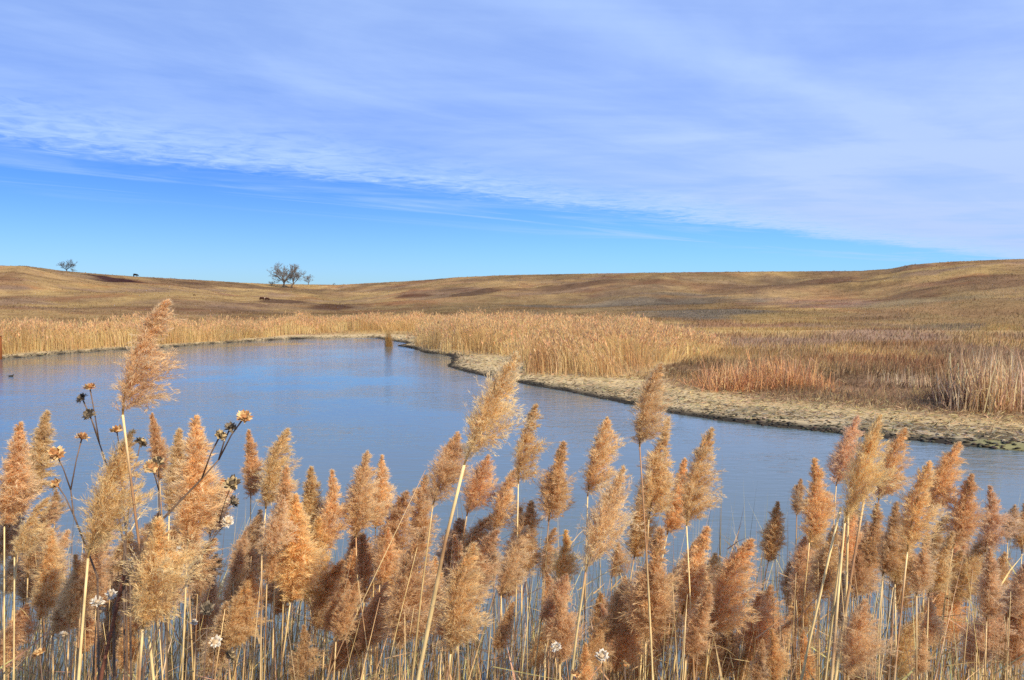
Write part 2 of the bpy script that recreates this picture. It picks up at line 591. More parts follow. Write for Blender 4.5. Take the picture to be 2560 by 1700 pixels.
def ground_material():
    m = bpy.data.materials.new('prairie_ground')
    m.use_nodes = True
    nt = NT(m.node_tree)
    pb = m.node_tree.nodes['Principled BSDF']
    pb.inputs['Roughness'].default_value = 0.95
    pb.inputs['Specular IOR Level'].default_value = 0.05
    at = nt.n('ShaderNodeVertexColor', layer_name='Col')
    tc_ = nt.n('ShaderNodeTexCoord')
    n1 = nt.noise(tc_.outputs['Object'], 1.7, 6.0, 0.7)
    n2 = nt.noise(tc_.outputs['Object'], 0.35, 5.0, 0.65)
    k = nt.math('ADD', nt.math('MULTIPLY', n1, 0.8), nt.math('MULTIPLY', n2, 0.7))
    k = nt.math('ADD', k, 0.25)
    c = nt.mix(1.0, at.outputs['Color'], nt.xyz(k, k, k), 'MULTIPLY')
    # bunch grass: dark russet and pale tufts, a few metres across, only away from the bank
    sx = nt.n('ShaderNodeSeparateXYZ')
    nt.l(tc_.outputs['Object'], sx.inputs[0])
    far = nt.smooth(sx.outputs[1], 70.0, 130.0)
    n3 = nt.noise(tc_.outputs['Object'], 0.19, 8.0, 0.78, 0.3)
    n4 = nt.noise(tc_.outputs['Object'], 0.05, 6.0, 0.65, 0.3)
    dk_ = nt.math('MULTIPLY', nt.math('MULTIPLY', nt.smooth(n3, 0.48, 0.64), far), 0.62)
    c = nt.mix(dk_, c, nt.mix(1.0, c, (0.60, 0.50, 0.50), 'MULTIPLY'))
    pl_ = nt.math('MULTIPLY', nt.math('MULTIPLY', nt.smooth(nt.math('SUBTRACT', 1.0, n3), 0.52, 0.68), far), 0.5)
    c = nt.mix(pl_, c, nt.mix(1.0, c, (1.30, 1.28, 1.25), 'MULTIPLY'))
    rd_ = nt.math('MULTIPLY', nt.math('MULTIPLY', nt.smooth(n4, 0.50, 0.66), far), 0.85)
    c = nt.mix(rd_, c, nt.mix(1.0, c, (0.88, 0.68, 0.66), 'MULTIPLY'))
    nt.l(c, pb.inputs['Base Color'])
    bp = nt.n('ShaderNodeBump')
    nt.l(nt.math('ADD', nt.math('MULTIPLY', far, 0.65), 0.25), bp.inputs['Strength'])
    bp.inputs['Distance'].default_value = 0.22
    nt.l(nt.math('ADD', n1, nt.math('MULTIPLY', n2, 1.8)), bp.inputs['Height'])
    nt.l(bp.outputs[0], pb.inputs['Normal'])
    return m


def water_material():
    m = bpy.data.materials.new('pond_water')
    m.use_nodes = True
    nt = NT(m.node_tree)
    pb = m.node_tree.nodes['Principled BSDF']
    pb.inputs['Base Color'].default_value = (0.115, 0.150, 0.150, 1)
    pb.inputs['Roughness'].default_value = 0.05
    pb.inputs['IOR'].default_value = 1.333
    tc_ = nt.n('ShaderNodeTexCoord')
    mp = nt.n('ShaderNodeMapping')
    mp.inputs['Rotation'].default_value = (0, 0, R_(28))
    mp.inputs['Scale'].default_value = (1.0, 3.0, 1.0)
    nt.l(tc_.outputs['Object'], mp.inputs['Vector'])
    n1 = nt.noise(mp.outputs[0], 2.6, 3.0, 0.55, 0.3)
    mp2 = nt.n('ShaderNodeMapping')
    mp2.inputs['Rotation'].default_value = (0, 0, R_(8))
    mp2.inputs['Scale'].default_value = (1.0, 2.2, 1.0)
    nt.l(tc_.outputs['Object'], mp2.inputs['Vector'])
    n2 = nt.noise(mp2.outputs[0], 1.1, 2.0, 0.5, 0.5)
    gust = nt.smooth(nt.noise(tc_.outputs['Object'], 0.13, 4.0, 0.6), 0.38, 0.62)
    hgt = nt.math('ADD', nt.math('MULTIPLY', n1, 0.6), nt.math('MULTIPLY', n2, 0.8))
    bp = nt.n('ShaderNodeBump')
    bp.inputs['Distance'].default_value = 0.07
    nt.l(nt.math('ADD', nt.math('MULTIPLY', gust, 0.28), 0.11), bp.inputs['Strength'])
    nt.l(hgt, bp.inputs['Height'])
    nt.l(bp.outputs[0], pb.inputs['Normal'])
    return m


# ------------------------------------------------------------------ ground mesh
az = np.concatenate([np.linspace(-math.pi, -0.75, 70, endpoint=False), np.linspace(-0.75, 0.75, 640, endpoint=False),
                     np.linspace(0.75, math.pi, 70, endpoint=False)])
rad = np.concatenate([np.geomspace(0.25, 14, 46, endpoint=False), 1.0 / np.linspace(1 / 14.0, 1 / 110.0, 200, endpoint=False),
                      np.linspace(110, 640, 170, endpoint=False), np.geomspace(640, 3200, 14)])
A, RR = np.meshgrid(az, rad)
gx, gy = (np.sin(A) * RR).ravel(), (np.cos(A) * RR).ravel()
gs = shore_dist(gx, gy)
gz = ground(gx, gy, gs)
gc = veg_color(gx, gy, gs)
gc = np.where((gs > -50)[:, None], shore_color(gx, gy, gs, gc), gc)
gc = np.where((gs < 0)[:, None], np.array([0.05, 0.042, 0.03]), gc)
# centre point closes the disc
nv = len(gx)
verts = np.column_stack([gx, gy, gz])
verts = np.vstack([verts, [[0, 0, float(ground(np.array([0.0]), np.array([0.0]))[0])]]])
gc = np.vstack([gc, gc[:1]])
na, nr = len(az), len(rad)
ii, jj = np.meshgrid(np.arange(nr - 1), np.arange(na), indexing='ij')
j2 = (jj + 1) % na
q = np.stack([ii * na + jj, ii * na + j2, (ii + 1) * na + j2, (ii + 1) * na + jj], -1).reshape(-1, 4)
q = q[:, ::-1]
fan = np.array([[nv, (j + 1) % na, j] for j in range(na)])
loops = np.concatenate([q.ravel(), fan[:, ::-1].ravel()])
tot = np.concatenate([np.full(len(q), 4), np.full(na, 3)])
st = np.concatenate([[0], np.cumsum(tot)[:-1]])
ground_me = np_mesh('ground', verts, loops, st, tot, ground_material(), gc, True)
gob = obj_of('ground', ground_me)
tag(gob, 'rolling dry prairie and muddy pond bank with tan grass', kind='structure')

# water: one sheet clipped a little beyond the waterline
wm = bpy.data.meshes.new('pond_water')
cx, cy = SH.mean(0)
ring = []
for i in range(len(SH)):
    p = SH[i]
    ring.append((p[0], p[1]))
bmw = bmesh.new()
xs0, xs1, ys0, ys1 = SH[:, 0].min() - 1, SH[:, 0].max() + 1, SH[:, 1].min() - 0.5, SH[:, 1].max() + 1
vs = [bmw.verts.new((x_, y_, 0.0)) for x_, y_ in ((xs0, ys0), (xs1, ys0), (xs1, ys1), (xs0, ys1))]
bmw.faces.new(vs)
bmw.to_mesh(wm)
bmw.free()
wm.materials.append(water_material())
wob = obj_of('water', wm)
tag(wob, 'rippled blue pond water reflecting the sky', kind='structure')


# ------------------------------------------------------------------ grass blades
def blades(name, base, h, wd, lean, cols, mat, mid_bend=0.45, tip_col=None, two=True, mid_h=0.55):
    """every blade: a quad and a tip triangle, or one triangle"""
    n = len(base)
    yaw = rng.uniform(0, math.pi, n)
    sx, sy = np.cos(yaw) * wd * 0.5, np.sin(yaw) * wd * 0.5
    b0 = base.copy()
    b0[:, 0] -= sx
    b0[:, 1] -= sy
    b1 = base.copy()
    b1[:, 0] += sx
    b1[:, 1] += sy
    tip = base.copy()
    tip[:, 0] += lean[:, 0]
    tip[:, 1] += lean[:, 1]
    tip[:, 2] += h
    if tip_col is None:
        tip_col = cols
    if two:
        m = base.copy()
        m[:, 0] += lean[:, 0] * mid_bend * (0.5 if np.isscalar(mid_h) else 0.9)
        m[:, 1] += lean[:, 1] * mid_bend * (0.5 if np.isscalar(mid_h) else 0.9)
        m[:, 2] += h * mid_h
        m0, m1 = m.copy(), m.copy()
        m0[:, 0] -= sx * 0.8
        m0[:, 1] -= sy * 0.8
        m1[:, 0] += sx * 0.8
        m1[:, 1] += sy * 0.8
        V = np.stack([b0, b1, m1, m0, tip], 1).reshape(-1, 3)
        mc = (cols + tip_col) * 0.5
        C = np.stack([cols, cols, mc, mc, tip_col], 1).reshape(-1, 3)
        o5 = np.arange(n) * 5
        L = np.stack([o5, o5 + 1, o5 + 2, o5 + 3, o5 + 3, o5 + 2, o5 + 4], 1).ravel()
        tt = np.tile([4, 3], n)
    else:
        V = np.stack([b0, b1, tip], 1).reshape(-1, 3)
        C = np.stack([cols, cols, tip_col], 1).reshape(-1, 3)
        L = np.arange(n * 3)
        tt = np.full(n, 3)
    st_ = np.concatenate([[0], np.cumsum(tt)[:-1]])
    return np_mesh(name, V, L, st_, tt, mat, C)


def lens(name, p, axis, ln, wd, cols, mat):
    """small spindle flakes (4 sided diamonds)"""
    n = len(p)
    rv = rng.normal(size=(n, 3))
    side = np.cross(axis, rv)
    side /= np.linalg.norm(side, axis=1)[:, None] + 1e-9
    a_ = p
    b_ = p + axis * ln[:, None]
    m_ = p + axis * (ln * 0.45)[:, None]
    V = np.stack([a_, m_ + side * (wd * 0.5)[:, None], b_, m_ - side * (wd * 0.5)[:, None]], 1).reshape(-1, 3)
    C = np.repeat(cols, 4, 0)
    L = np.arange(n * 4)
    tt = np.full(n, 4)
    return np_mesh(name, V, L, np.arange(n) * 4, tt, mat, C)


def poly_mask(x, y, poly):
    ins = np.zeros(x.shape, bool)
    n = len(poly)
    for i in range(n):
        ax, ay = poly[i]
        bx, by = poly[(i + 1) % n]
        c_ = ((ay > y) != (by > y))
        with np.errstate(divide='ignore', invalid='ignore'):
            xi = (bx - ax) * (y - ay) / (by - ay) + ax
        ins ^= c_ & (x < xi)
    return ins


def jitter(c, n, amt):
    return c * (1 + rng.normal(0, amt, (n, 1))) * (1 + rng.normal(0, amt * 0.35, (n, 3)))


# reed bed outlines on the ground ------------------------------------
def gpt(px, py):
    return tuple(at_water(px, py, 0.25)[:2])


right_bed = [gpt(958, 797), gpt(1000, 806), gpt(1080, 815), gpt(1150, 815), gpt(1180, 845), gpt(1225, 862), gpt(1320, 868),
             gpt(1400, 868), gpt(1500, 862), gpt(1555, 840), gpt(1640, 818), gpt(1680, 800), gpt(1600, 785), gpt(1500, 772), gpt(1300, 764), gpt(1100, 762),
             gpt(960, 766)]
left_edge = [(-46, 50)] + [tuple(at_water(px, py, 0.2)[:2]) for px, py in
                           ((-250, 838), (0, 816), (130, 808), (250, 800), (360, 795), (520, 784), (680, 772), (800, 765), (900, 764), (1000, 762), (1120, 760))]
left_back = []
for (x_, y_) in reversed(left_edge):
    d_ = np.array([x_, y_])
    d_ = d_ / np.linalg.norm(d_)
    left_back.append((x_ + d_[0] * 15, y_ + d_[1] * 15))
left_bed = left_edge + left_back


def bed(name, poly, n, hmean, label, base_front, lean_x=0.1, taper=None):
    P = np.array(poly)
    lo, hi = P.min(0), P.max(0)
    pts = rng.uniform(lo, hi, (int(n * 4), 2))
    pts = pts[poly_mask(pts[:, 0], pts[:, 1], poly)][:n]
    # ragged edge
    e = fbm(pts[:, 0] / 1.3, pts[:, 1] / 1.3, 3, 71)
    dist = np.full(len(pts), 1e9)
    for i in range(len(P)):
        a_, b_ = P[i], P[(i + 1) % len(P)]
        ab = b_ - a_
        t = np.clip(((pts - a_) @ ab) / (ab @ ab), 0, 1)
        dist = np.minimum(dist, np.linalg.norm(pts - a_ - t[:, None] * ab, axis=1))
    gap = fbm(pts[:, 0] / 2.9, pts[:, 1] / 2.9, 3, 76)
    keep = (dist > (e - 0.35) * 2.4) & ((gap > 0.36) | (rng.random(len(pts)) < 0.25))
    pts, dist = pts[keep], dist[keep]
    n = len(pts)
    z = ground(pts[:, 0], pts[:, 1])
    base = np.column_stack([pts, np.maximum(z, 0) - 0.03])
    patch = fbm(pts[:, 0] / 4.0, pts[:, 1] / 4.0, 3, 72)
    h = hmean * (0.42 + 1.05 * patch) * rng.normal(1, 0.13, n) * (0.62 + 0.38 * sstep(0, 1.2, dist))
    if taper:
        h = h * (1 - 0.62 * sstep(taper[0], taper[1], pts[:, 0] + (patch - 0.5) * 6))
    wd = rng.uniform(0.014, 0.034, n)
    fan = np.column_stack([fbm(pts[:, 0] / 2.6, pts[:, 1] / 2.6, 3, 74), fbm(pts[:, 0] / 2.6, pts[:, 1] / 2.6, 3, 75)]) - 0.5
    lean = rng.normal(0, 0.16, (n, 2)) + np.array([lean_x, 0.0]) + fan * 2.4
    # dead, bent plants at the foot of the bed
    fall = (rng.random(n) < 0.28) & (dist < 2.4)
    h = np.where(fall, h * rng.uniform(0.25, 0.55, n), h)
    lean[fall] += rng.normal(0, 0.45, (fall.sum(), 2))
    straw = jitter(np.array([0.72, 0.56, 0.28]), n, 0.16)
    tan = jitter(np.array([0.62, 0.42, 0.19]), n, 0.12)
    k = 0.75 * sstep(0.45, 0.7, fbm(pts[:, 0] / 2.2, pts[:, 1] / 2.2, 3, 73))[:, None]
    c = straw * (1 - k) + tan * k
    rust = jitter(np.array([0.52, 0.30, 0.135]), n, 0.15)
    rk = base_front(pts) if base_front else np.zeros(n)
    rk = np.where(fall, np.maximum(rk, 0.35), rk)[:, None]
    c = c * (1 - rk) + rust * rk
    tipc = c * np.array([0.98, 0.92, 0.85])
    me = blades(name, base, h, wd, lean, c, M_blade, tip_col=tipc)
    o = obj_of(name, me)
    tag(o, label, kind='stuff')
    # feathery heads at the tips
    hd = (rng.random(n) < 0.42) & ~fall & (rk[:, 0] < 0.5)
    tip = base[hd] + np.column_stack([lean[hd], h[hd]])
    m = len(tip)
    reps = 4
    tp = np.repeat(tip, reps, 0)
    ax = np.repeat(np.column_stack([lean[hd] * 0.6, np.ones(m)]), reps, 0) + rng.normal(0, 0.3, (m * reps, 3))
    ax /= np.linalg.norm(ax, axis=1)[:, None]
    tp = tp - ax * rng.uniform(0.0, 0.22, (m * reps, 1))
    hc = np.repeat(jitter(np.array([0.68, 0.46, 0.235]), m, 0.16), reps, 0)
    me2 = lens(name + '_heads', tp, ax, rng.uniform(0.16, 0.30, m * reps), rng.uniform(0.03, 0.065, m * reps), hc, M_blade)
    o2 = obj_of('seed_heads', me2, o)
    tag(o2, kind='stuff')
    return o


def rust_front(pts):
    # rust coloured cattail foot along the front of the right bed
    d1 = np.hypot(pts[:, 0] - gpt(1330, 845)[0], (pts[:, 1] - gpt(1330, 845)[1]) * 0.8)
    n_ = fbm(pts[:, 0] / 1.6, pts[:, 1] / 1.6, 3, 77)
    return np.clip((1 - sstep(2.2, 5.0, d1)) * sstep(0.38, 0.6, n_) * 1.1, 0, 1)


bed('reed_bed', right_bed, 54000, 1.5, 'dense golden reed bed on the spit of the far right bank', rust_front, 0.12, (gpt(1470, 800)[0], gpt(1700, 800)[0]))
bed('reed_bed', left_bed, 60000, 1.32, 'long straw coloured reed bed lining the far left bank', None, 0.05)

# meadow grass ------------------------------------------------------
TH = 0.74


def scatter_view(n, r0, r1):
    qv = rng.uniform(1 / r1, 1 / r0, n)
    r = 1 / qv
    th = np.arctan(rng.uniform(-math.tan(TH), math.tan(TH), n))
    return np.sin(th) * r, np.cos(th) * r


x_, y_ = scatter_view(260000, 15, 210)
s_ = shore_dist(x_, y_)
thin = fbm(x_ / 2.3, y_ / 2.3, 3, 81)
in_bed = poly_mask(x_, y_, right_bed) | poly_mask(x_, y_, left_bed)
ok = (s_ > 3.6 + (thin - 0.5) * 4.0) & ~in_bed
x_, y_, s_ = x_[ok], y_[ok], s_[ok]
n = len(x_)
r_ = np.hypot(x_, y_)
c_ = veg_color(x_, y_, s_)
pal = rng.random(n)[:, None]
c_ = np.where(pal < 0.16, c_ * 0.4 + C_PALE * 0.6, c_)
c_ = np.where(pal > 0.90, c_ * 0.55, c_)
c_ = jitter(c_, n, 0.16)
hv = 0.20 + 0.42 * fbm(x_ / 5, y_ / 5, 3, 82)
low = np.ones(n)
for (px0, py0, pw, ph_) in ((2050, 882, 150, 17), (1585, 853, 62, 13), (2120, 905, 110, 12), (1950, 900, 80, 10), (2270, 925, 110, 16), (1740, 880, 150, 10)):
    q0, q1, q2, q3 = hit_ground(px0, py0), hit_ground(px0 + pw, py0), hit_ground(px0, py0 - ph_), hit_ground(px0, py0 + ph_)
    ra_, rb_ = abs(q1[0] - q0[0]), max(1.0, 0.5 * abs(q2[1] - q3[1]))
    qq = np.hypot((x_ - q0[0]) / ra_, (y_ - q0[1]) / rb_) + (thin[ok] - 0.5) * 0.8
    low = np.minimum(low, 0.22 + 0.78 * sstep(0.7, 1.2, qq))
hgt = low * hv * rng.uniform(0.6, 1.35, n) * sstep(2.5, 7.5, s_) * (1 - 0.80 * sstep(40, 150, r_))
me = blades('prairie_grass', np.column_stack([x_, y_, ground(x_, y_, s_) - 0.03]), hgt, np.clip(r_ * 0.0007, 0.012, 0.05) * rng.uniform(0.7, 1.5, n),
            rng.normal(0, 0.14, (n, 2)) + np.array([0.07, 0]), c_, M_blade, tip_col=c_ * 1.12)
tag(obj_of('meadow_grass', me), 'dry tan and russet meadow grass behind the right bank', kind='stuff')

# the meadow thins out up the foot of the hill
n = 110000
th = np.arctan(rng.uniform(-math.tan(TH), math.tan(TH), n))
r_ = 85 + 165 * rng.random(n) ** 1.5
x_, y_ = np.sin(th) * r_, np.cos(th) * r_
ok = ~(poly_mask(x_, y_, left_bed) | poly_mask(x_, y_, right_bed)) & (shore_dist(x_, y_) > 6)
x_, y_, r_ = x_[ok], y_[ok], r_[ok]
n = len(x_)
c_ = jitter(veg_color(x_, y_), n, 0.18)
tuft = fbm(x_ / 7, y_ / 7, 3, 83)
me = blades('slope_grass', np.column_stack([x_, y_, ground(x_, y_) - 0.04]), (0.10 + 0.45 * tuft) * rng.uniform(0.5, 1.3, n) * (1 - 0.7 * sstep(95, 230, r_)),
            r_ * 0.0007 * rng.uniform(0.6, 1.4, n), rng.normal(0.04, 0.13, (n, 2)), c_, M_blade, tip_col=c_ * 1.12, two=False)
tag(obj_of('slope_grass', me), 'thinning brown grass on the foot of the right hill', kind='stuff')

# hill grass
n = 220000
th = np.arctan(rng.uniform(-math.tan(TH), math.tan(TH), n))
r_ = np.sqrt(rng.uniform(120 ** 2, 560 ** 2, n))
x_, y_ = np.sin(th) * r_, np.cos(th) * r_
in_bed = poly_mask(x_, y_, left_bed) | poly_mask(x_, y_, right_bed)
x_, y_, r_ = x_[~in_bed], y_[~in_bed], r_[~in_bed]
n = len(x_)
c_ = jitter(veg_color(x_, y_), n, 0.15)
me = blades('hill_grass', np.column_stack([x_, y_, ground(x_, y_) - 0.05]), rng.uniform(0.07, 0.2, n) * np.where(rng.random(n) < 0.012, 3.2, 1.0), r_ * 0.0012 * rng.uniform(0.6, 1.4, n),
            rng.normal(0, 0.2, (n, 2)), c_ * 0.95, M_blade, tip_col=c_ * 1.15, two=False)
tag(obj_of('hill_grass', me), 'short dry grass covering the far hills', kind='stuff')

# matted straw on the bank -------------------------------------------
x_, y_ = scatter_view(150000, 14, 95)
s_ = shore_dist(x_, y_)
nn = fbm(x_ / 1.6, y_ / 1.6, 4, 91)
ok = (s_ > 0.35 + (nn - 0.5) * 1.2) & (s_ < 9.0 + (nn - 0.5) * 5)
x_, y_, s_, nn = x_[ok], y_[ok], s_[ok], nn[ok]
n = len(x_)
ax = np.column_stack([rng.normal(0.5, 1, n), rng.normal(0, 0.7, n), rng.normal(0.05, 0.16, n)])
ax /= np.linalg.norm(ax, axis=1)[:, None]
r_ = np.hypot(x_, y_)
c_ = jitter(np.array([0.57, 0.44, 0.235]), n, 0.22)
dk = rng.random(n) < np.where((s_ < 2.4) & (x_ > 4), 0.5, np.where(s_ < 0.9, 0.6, 0.16))
c_[dk] *= np.array([0.30, 0.28, 0.28])
gr = (rng.random(n) < 0.3) & (s_ < 2.5) & (x_ > 4) & ~dk
c_[gr] = jitter(np.array([0.42, 0.37, 0.29]), gr.sum(), 0.2)
me = lens('bank_straw', np.column_stack([x_, y_, ground(x_, y_, s_) + 0.015 + rng.uniform(0, 0.04, n)]), ax, rng.uniform(0.10, 0.34, n),
          np.clip(r_ * 0.0008, 0.012, 0.06) * rng.uniform(0.7, 1.6, n), c_, M_blade)
tag(obj_of('bank_straw', me), 'flattened pale straw matted over the muddy bank', kind='stuff')

# clods and dark mud lumps at the waterline ---------------------------
pts = []
for i in range(len(shore_px) - 1):
    a_, b_ = SH[i], SH[i + 1]
    ln_ = np.linalg.norm(b_ - a_)
    m = int(ln_ * 60)
    t = rng.random(m)[:, None]
    e = (b_ - a_) / ln_
    nrm = np.array([-e[1], e[0]])
    off = np.abs(rng.normal(0, 0.55, (m, 1))) - 0.12
    pts.append(a_ + (b_ - a_) * t + nrm * off)
pts = np.vstack(pts)
sd = shore_dist(pts[:, 0], pts[:, 1])
pts = pts[(sd > -0.2) & (sd < 2.6)]
n = len(pts)
sd = shore_dist(pts[:, 0], pts[:, 1])
zz = np.maximum(ground(pts[:, 0], pts[:, 1], sd), -0.02)
oct_v = np.array([[1, 0, 0], [0.3, 0.9, 0.1], [-0.8, 0.5, 0], [-0.7, -0.6, 0.1], [0.4, -0.9, 0], [0.1, 0.1, 0.75], [0, 0, -0.6]], float)
oct_f = np.array([[0, 1, 5], [1, 2, 5], [2, 3, 5], [3, 4, 5], [4, 0, 5], [1, 0, 6], [2, 1, 6], [3, 2, 6], [4, 3, 6], [0, 4, 6]])
sc = rng.uniform(0.010, 0.055, n) * np.where(pts[:, 0] > 6, 1.25, 0.8)
V = oct_v[None] * sc[:, None, None] * rng.uniform(0.6, 1.4, (n, 7, 1))
V[:, :, 0] *= rng.uniform(0.8, 1.9, (n, 1))
V[:, :, 2] *= 0.6
V += np.column_stack([pts, zz + sc * 0.2])[:, None, :]
cd = jitter(np.array([0.07, 0.058, 0.042]), n, 0.3)
lt = (rng.random(n) < 0.4) & (sd > 0.5)
cd[lt] = jitter(np.array([0.33, 0.28, 0.20]), lt.sum(), 0.2)
C = np.repeat(np.abs(cd), 7, 0)
L = (oct_f[None] + (np.arange(n) * 7)[:, None, None]).reshape(-1)
tag(obj_of('bank_clods', np_mesh('bank_clods', V.reshape(-1, 3), L, np.arange(n * 10) * 3, np.full(n * 10, 3), veg_material('mud_clods', 0, 12.0), C)),
    'dark mud clods and grey crust crumbs along the waterline', kind='stuff')


# ------------------------------------------------------------------ clumps on the bank
def clump(name, px, py, half_px, n, hmean, cols, label, cat, bend=0.5, depth_m=1.2, wd=(0.010, 0.022), stand=0.4):
    p0 = hit_ground(px, py)
    d = np.hypot(*p0[:2])
    hw = half_px * K / F_PX * d
    bx = rng.normal(0, hw * 0.5, n).clip(-hw, hw)
    by = rng.uniform(-depth_m, depth_m, n)
    bpts = np.column_stack([p0[0] + bx, p0[1] + by])
    z = np.maximum(ground(bpts[:, 0], bpts[:, 1]), -0.02)
    prof = np.sqrt(np.clip(1 - (bx / (hw * 1.12)) ** 2, 0.1, 1))
    h = hmean * prof * rng.uniform(0.45, 1.15, n)
    up = rng.random(n) < stand
    lean = rng.normal(0, 1, (n, 2)) * np.where(up, 0.12, bend)[:, None] * hmean
    arch = ~up
    h = np.where(up, h * 1.1, h * rng.uniform(0.25, 0.8, n))
    mh = np.where(up, 0.55, rng.uniform(0.9, 1.6, n))
    base = np.column_stack([bpts, z - 0.02]) - p0
    cc = np.array(cols)[rng.integers(0, len(cols), n)]
    cc = jitter(cc, n, 0.16)
    me_ = blades(name, base, h, rng.uniform(*wd, n), lean, cc, M_blade, mid_bend=0.45, tip_col=cc * 1.08, mid_h=mh)
    o = obj_of(name, me_, None, p0)
    tag(o, label, cat)
    return o


RUSTS = [(0.74, 0.43, 0.20), (0.66, 0.36, 0.16), (0.46, 0.23, 0.11), (0.78, 0.52, 0.27)]
PALES = [(0.74, 0.56, 0.32), (0.66, 0.46, 0.26), (0.46, 0.29, 0.17), (0.82, 0.65, 0.40)]
clump('cattail_clump', 1680, 893, 82, 900, 0.95, RUSTS, 'rust orange cattail clump, lower left half of the mound on the right bank', 'cattails', 0.55, 1.6, wd=(0.018, 0.034), stand=0.18)
clump('cattail_clump', 1800, 893, 95, 1100, 1.18, RUSTS, 'rust orange cattail clump, taller right half of the mound on the right bank', 'cattails', 0.5, 1.7, wd=(0.018, 0.034), stand=0.25)
clump('reed_clump', 2262, 945, 72, 560, 1.75, PALES, 'pale dead reed clump standing on the bank near the right edge', 'reeds', 0.30, 0.9, (0.020, 0.042), 0.6)
clump('reed_clump', 2350, 935, 60, 420, 1.6, PALES, 'pale ragged reed clump cut off by the right edge', 'reeds', 0.34, 0.9, (0.020, 0.042), 0.6)
clump('rush_clump', 2200, 935, 60, 420, 0.8, [(0.24, 0.14, 0.08), (0.3, 0.17, 0.09)], 'low brown broken rushes left of the pale reed clump', 'rushes', 0.5, 1.0)
tag(clump('rush_stubs', 2095, 890, 60, 170, 0.7, PALES, 'sparse pale rush stubs on the dark mud behind the bank', None, 0.25, 1.4, stand=0.7), kind='stuff')
clump('reed_tuft', 896, 799, 9, 300, 1.25, [(0.42, 0.27, 0.10), (0.36, 0.20, 0.08)], 'small lone reed tuft standing in the pond off the spit', 'reeds', 0.22, 0.35, stand=0.75)
clump('grass_tuft', 2120, 918, 22, 160, 0.35, [(0.5, 0.38, 0.17)], 'small pale grass tuft on the matted straw bank', 'grass tuft', 0.5, 0.4)
clump('rush_tuft', 2004, 893, 9, 40, 0.6, PALES, 'tiny pale rush tuft right of the rust cattails', 'rushes', 0.25, 0.3, stand=0.8)


# ------------------------------------------------------------------ bare trees
def bare_tree(name, px, py, h, spread, n_limb, label, group, seed, lean=0.0, col_b=(0.12, 0.098, 0.078), trunk_frac=0.25, forks=5, dist=None):
    rs = random.Random(seed)
    p0 = hit_ground(px, py) if dist is None else None
    if dist is not None:
        p0 = skyline_point(px)
    root = empty(name, p0)
    tag(root, label, 'tree' if h > 3.2 else 'shrub', group)
    tw = Geo()
    tr = Geo()
    r0 = h * 0.035
    top = Vector((lean * h * 0.3, 0, h * trunk_frac))
    tr.tube([(0, 0, -0.3), (lean * 0.05 * h, 0, h * trunk_frac * 0.5), top], [r0 * 1.3, r0, r0 * 0.85], 7, col_b)
    tr.build('trunk', M_wood, root)

    def grow(g, p, d, ln, r, lev, maxlev):
        pts_, rr_ = [p], [r]
        q_ = p
        for k in range(3):
            d = (d + Vector((rs.gauss(0, 0.16), rs.gauss(0, 0.16), rs.gauss(0.06, 0.1)))).normalized()
            q_ = q_ + d * ln / 3
            pts_.append(q_)
            rr_.append(r * (1 - 0.22 * (k + 1)))
        tgt = tw if lev >= 2 else g
        tgt.tube(pts_, rr_, 4 if lev < 2 else 3, col_b if lev < 2 else tuple(c * 1.5 for c in col_b), cap=False)
        if lev < maxlev:
            for k in range(forks if lev < 2 else 6):
                i = rs.choice((1, 2, 3, 3))
                dd = (d + Vector((rs.gauss(0, 0.62), rs.gauss(0, 0.62), rs.gauss(0.1, 0.5)))).normalized()
                grow(g, pts_[i], dd, ln * rs.uniform(0.5, 0.72), max(rr_[i] * 0.6, h * 0.0046), lev + 1, maxlev)

    for k in range(n_limb):
        g = Geo()
        an = 2 * math.pi * (k + rs.random() * 0.6) / n_limb
        el = rs.uniform(0.5, 1.25)
        d = Vector((math.cos(an) * math.cos(el) * spread, math.sin(an) * math.cos(el) * spread, math.sin(el))).normalized()
        grow(g, top - Vector((0, 0, rs.random() * h * trunk_frac * 0.4)), d, h * (0.40 if k else 0.46), r0 * 0.62, 0, 3)
        g.build('limb', M_wood, root)
    tw.build('twigs', M_wood, root)['kind'] = 'stuff'
    return root


G_TREES = 'bare cottonwoods on the far saddle'
bare_tree('bare_tree', 655, 663, 12.6, 1.25, 9, 'large bare cottonwood on the left of the far group', G_TREES, 3)
bare_tree('bare_tree', 672, 664, 10.2, 1.1, 6, 'bare cottonwood with a leaning trunk right of the largest one', G_TREES, 14, 0.35)
bare_tree('bare_tree', 712, 655, 5.8, 0.9, 6, 'small bare cottonwood standing apart on the skyline', G_TREES, 25, 0.1, dist=470)
bare_tree('bare_shrub', 627, 659, 3.0, 1.6, 6, 'low bare shrub at the foot of the cottonwoods', None, 36, trunk_frac=0.12)
bare_tree('bare_tree', 157, 627, 5.4, 1.5, 7, 'lone dark bare tree on the left hill skyline', None, 47, col_b=(0.07, 0.065, 0.06), trunk_frac=0.15, dist=372)
bare_tree('bare_shrub', 171, 629, 1.8, 1.5, 5, 'tiny bare shrub right of the lone tree on the left hill', None, 58, col_b=(0.08, 0.075, 0.06), trunk_frac=0.1, dist=372)
bare_tree('bare_shrub', 770, 660, 1.5, 1.4, 5, 'tiny round shrub on the saddle right of the cottonwoods', None, 69, trunk_frac=0.1, dist=480)


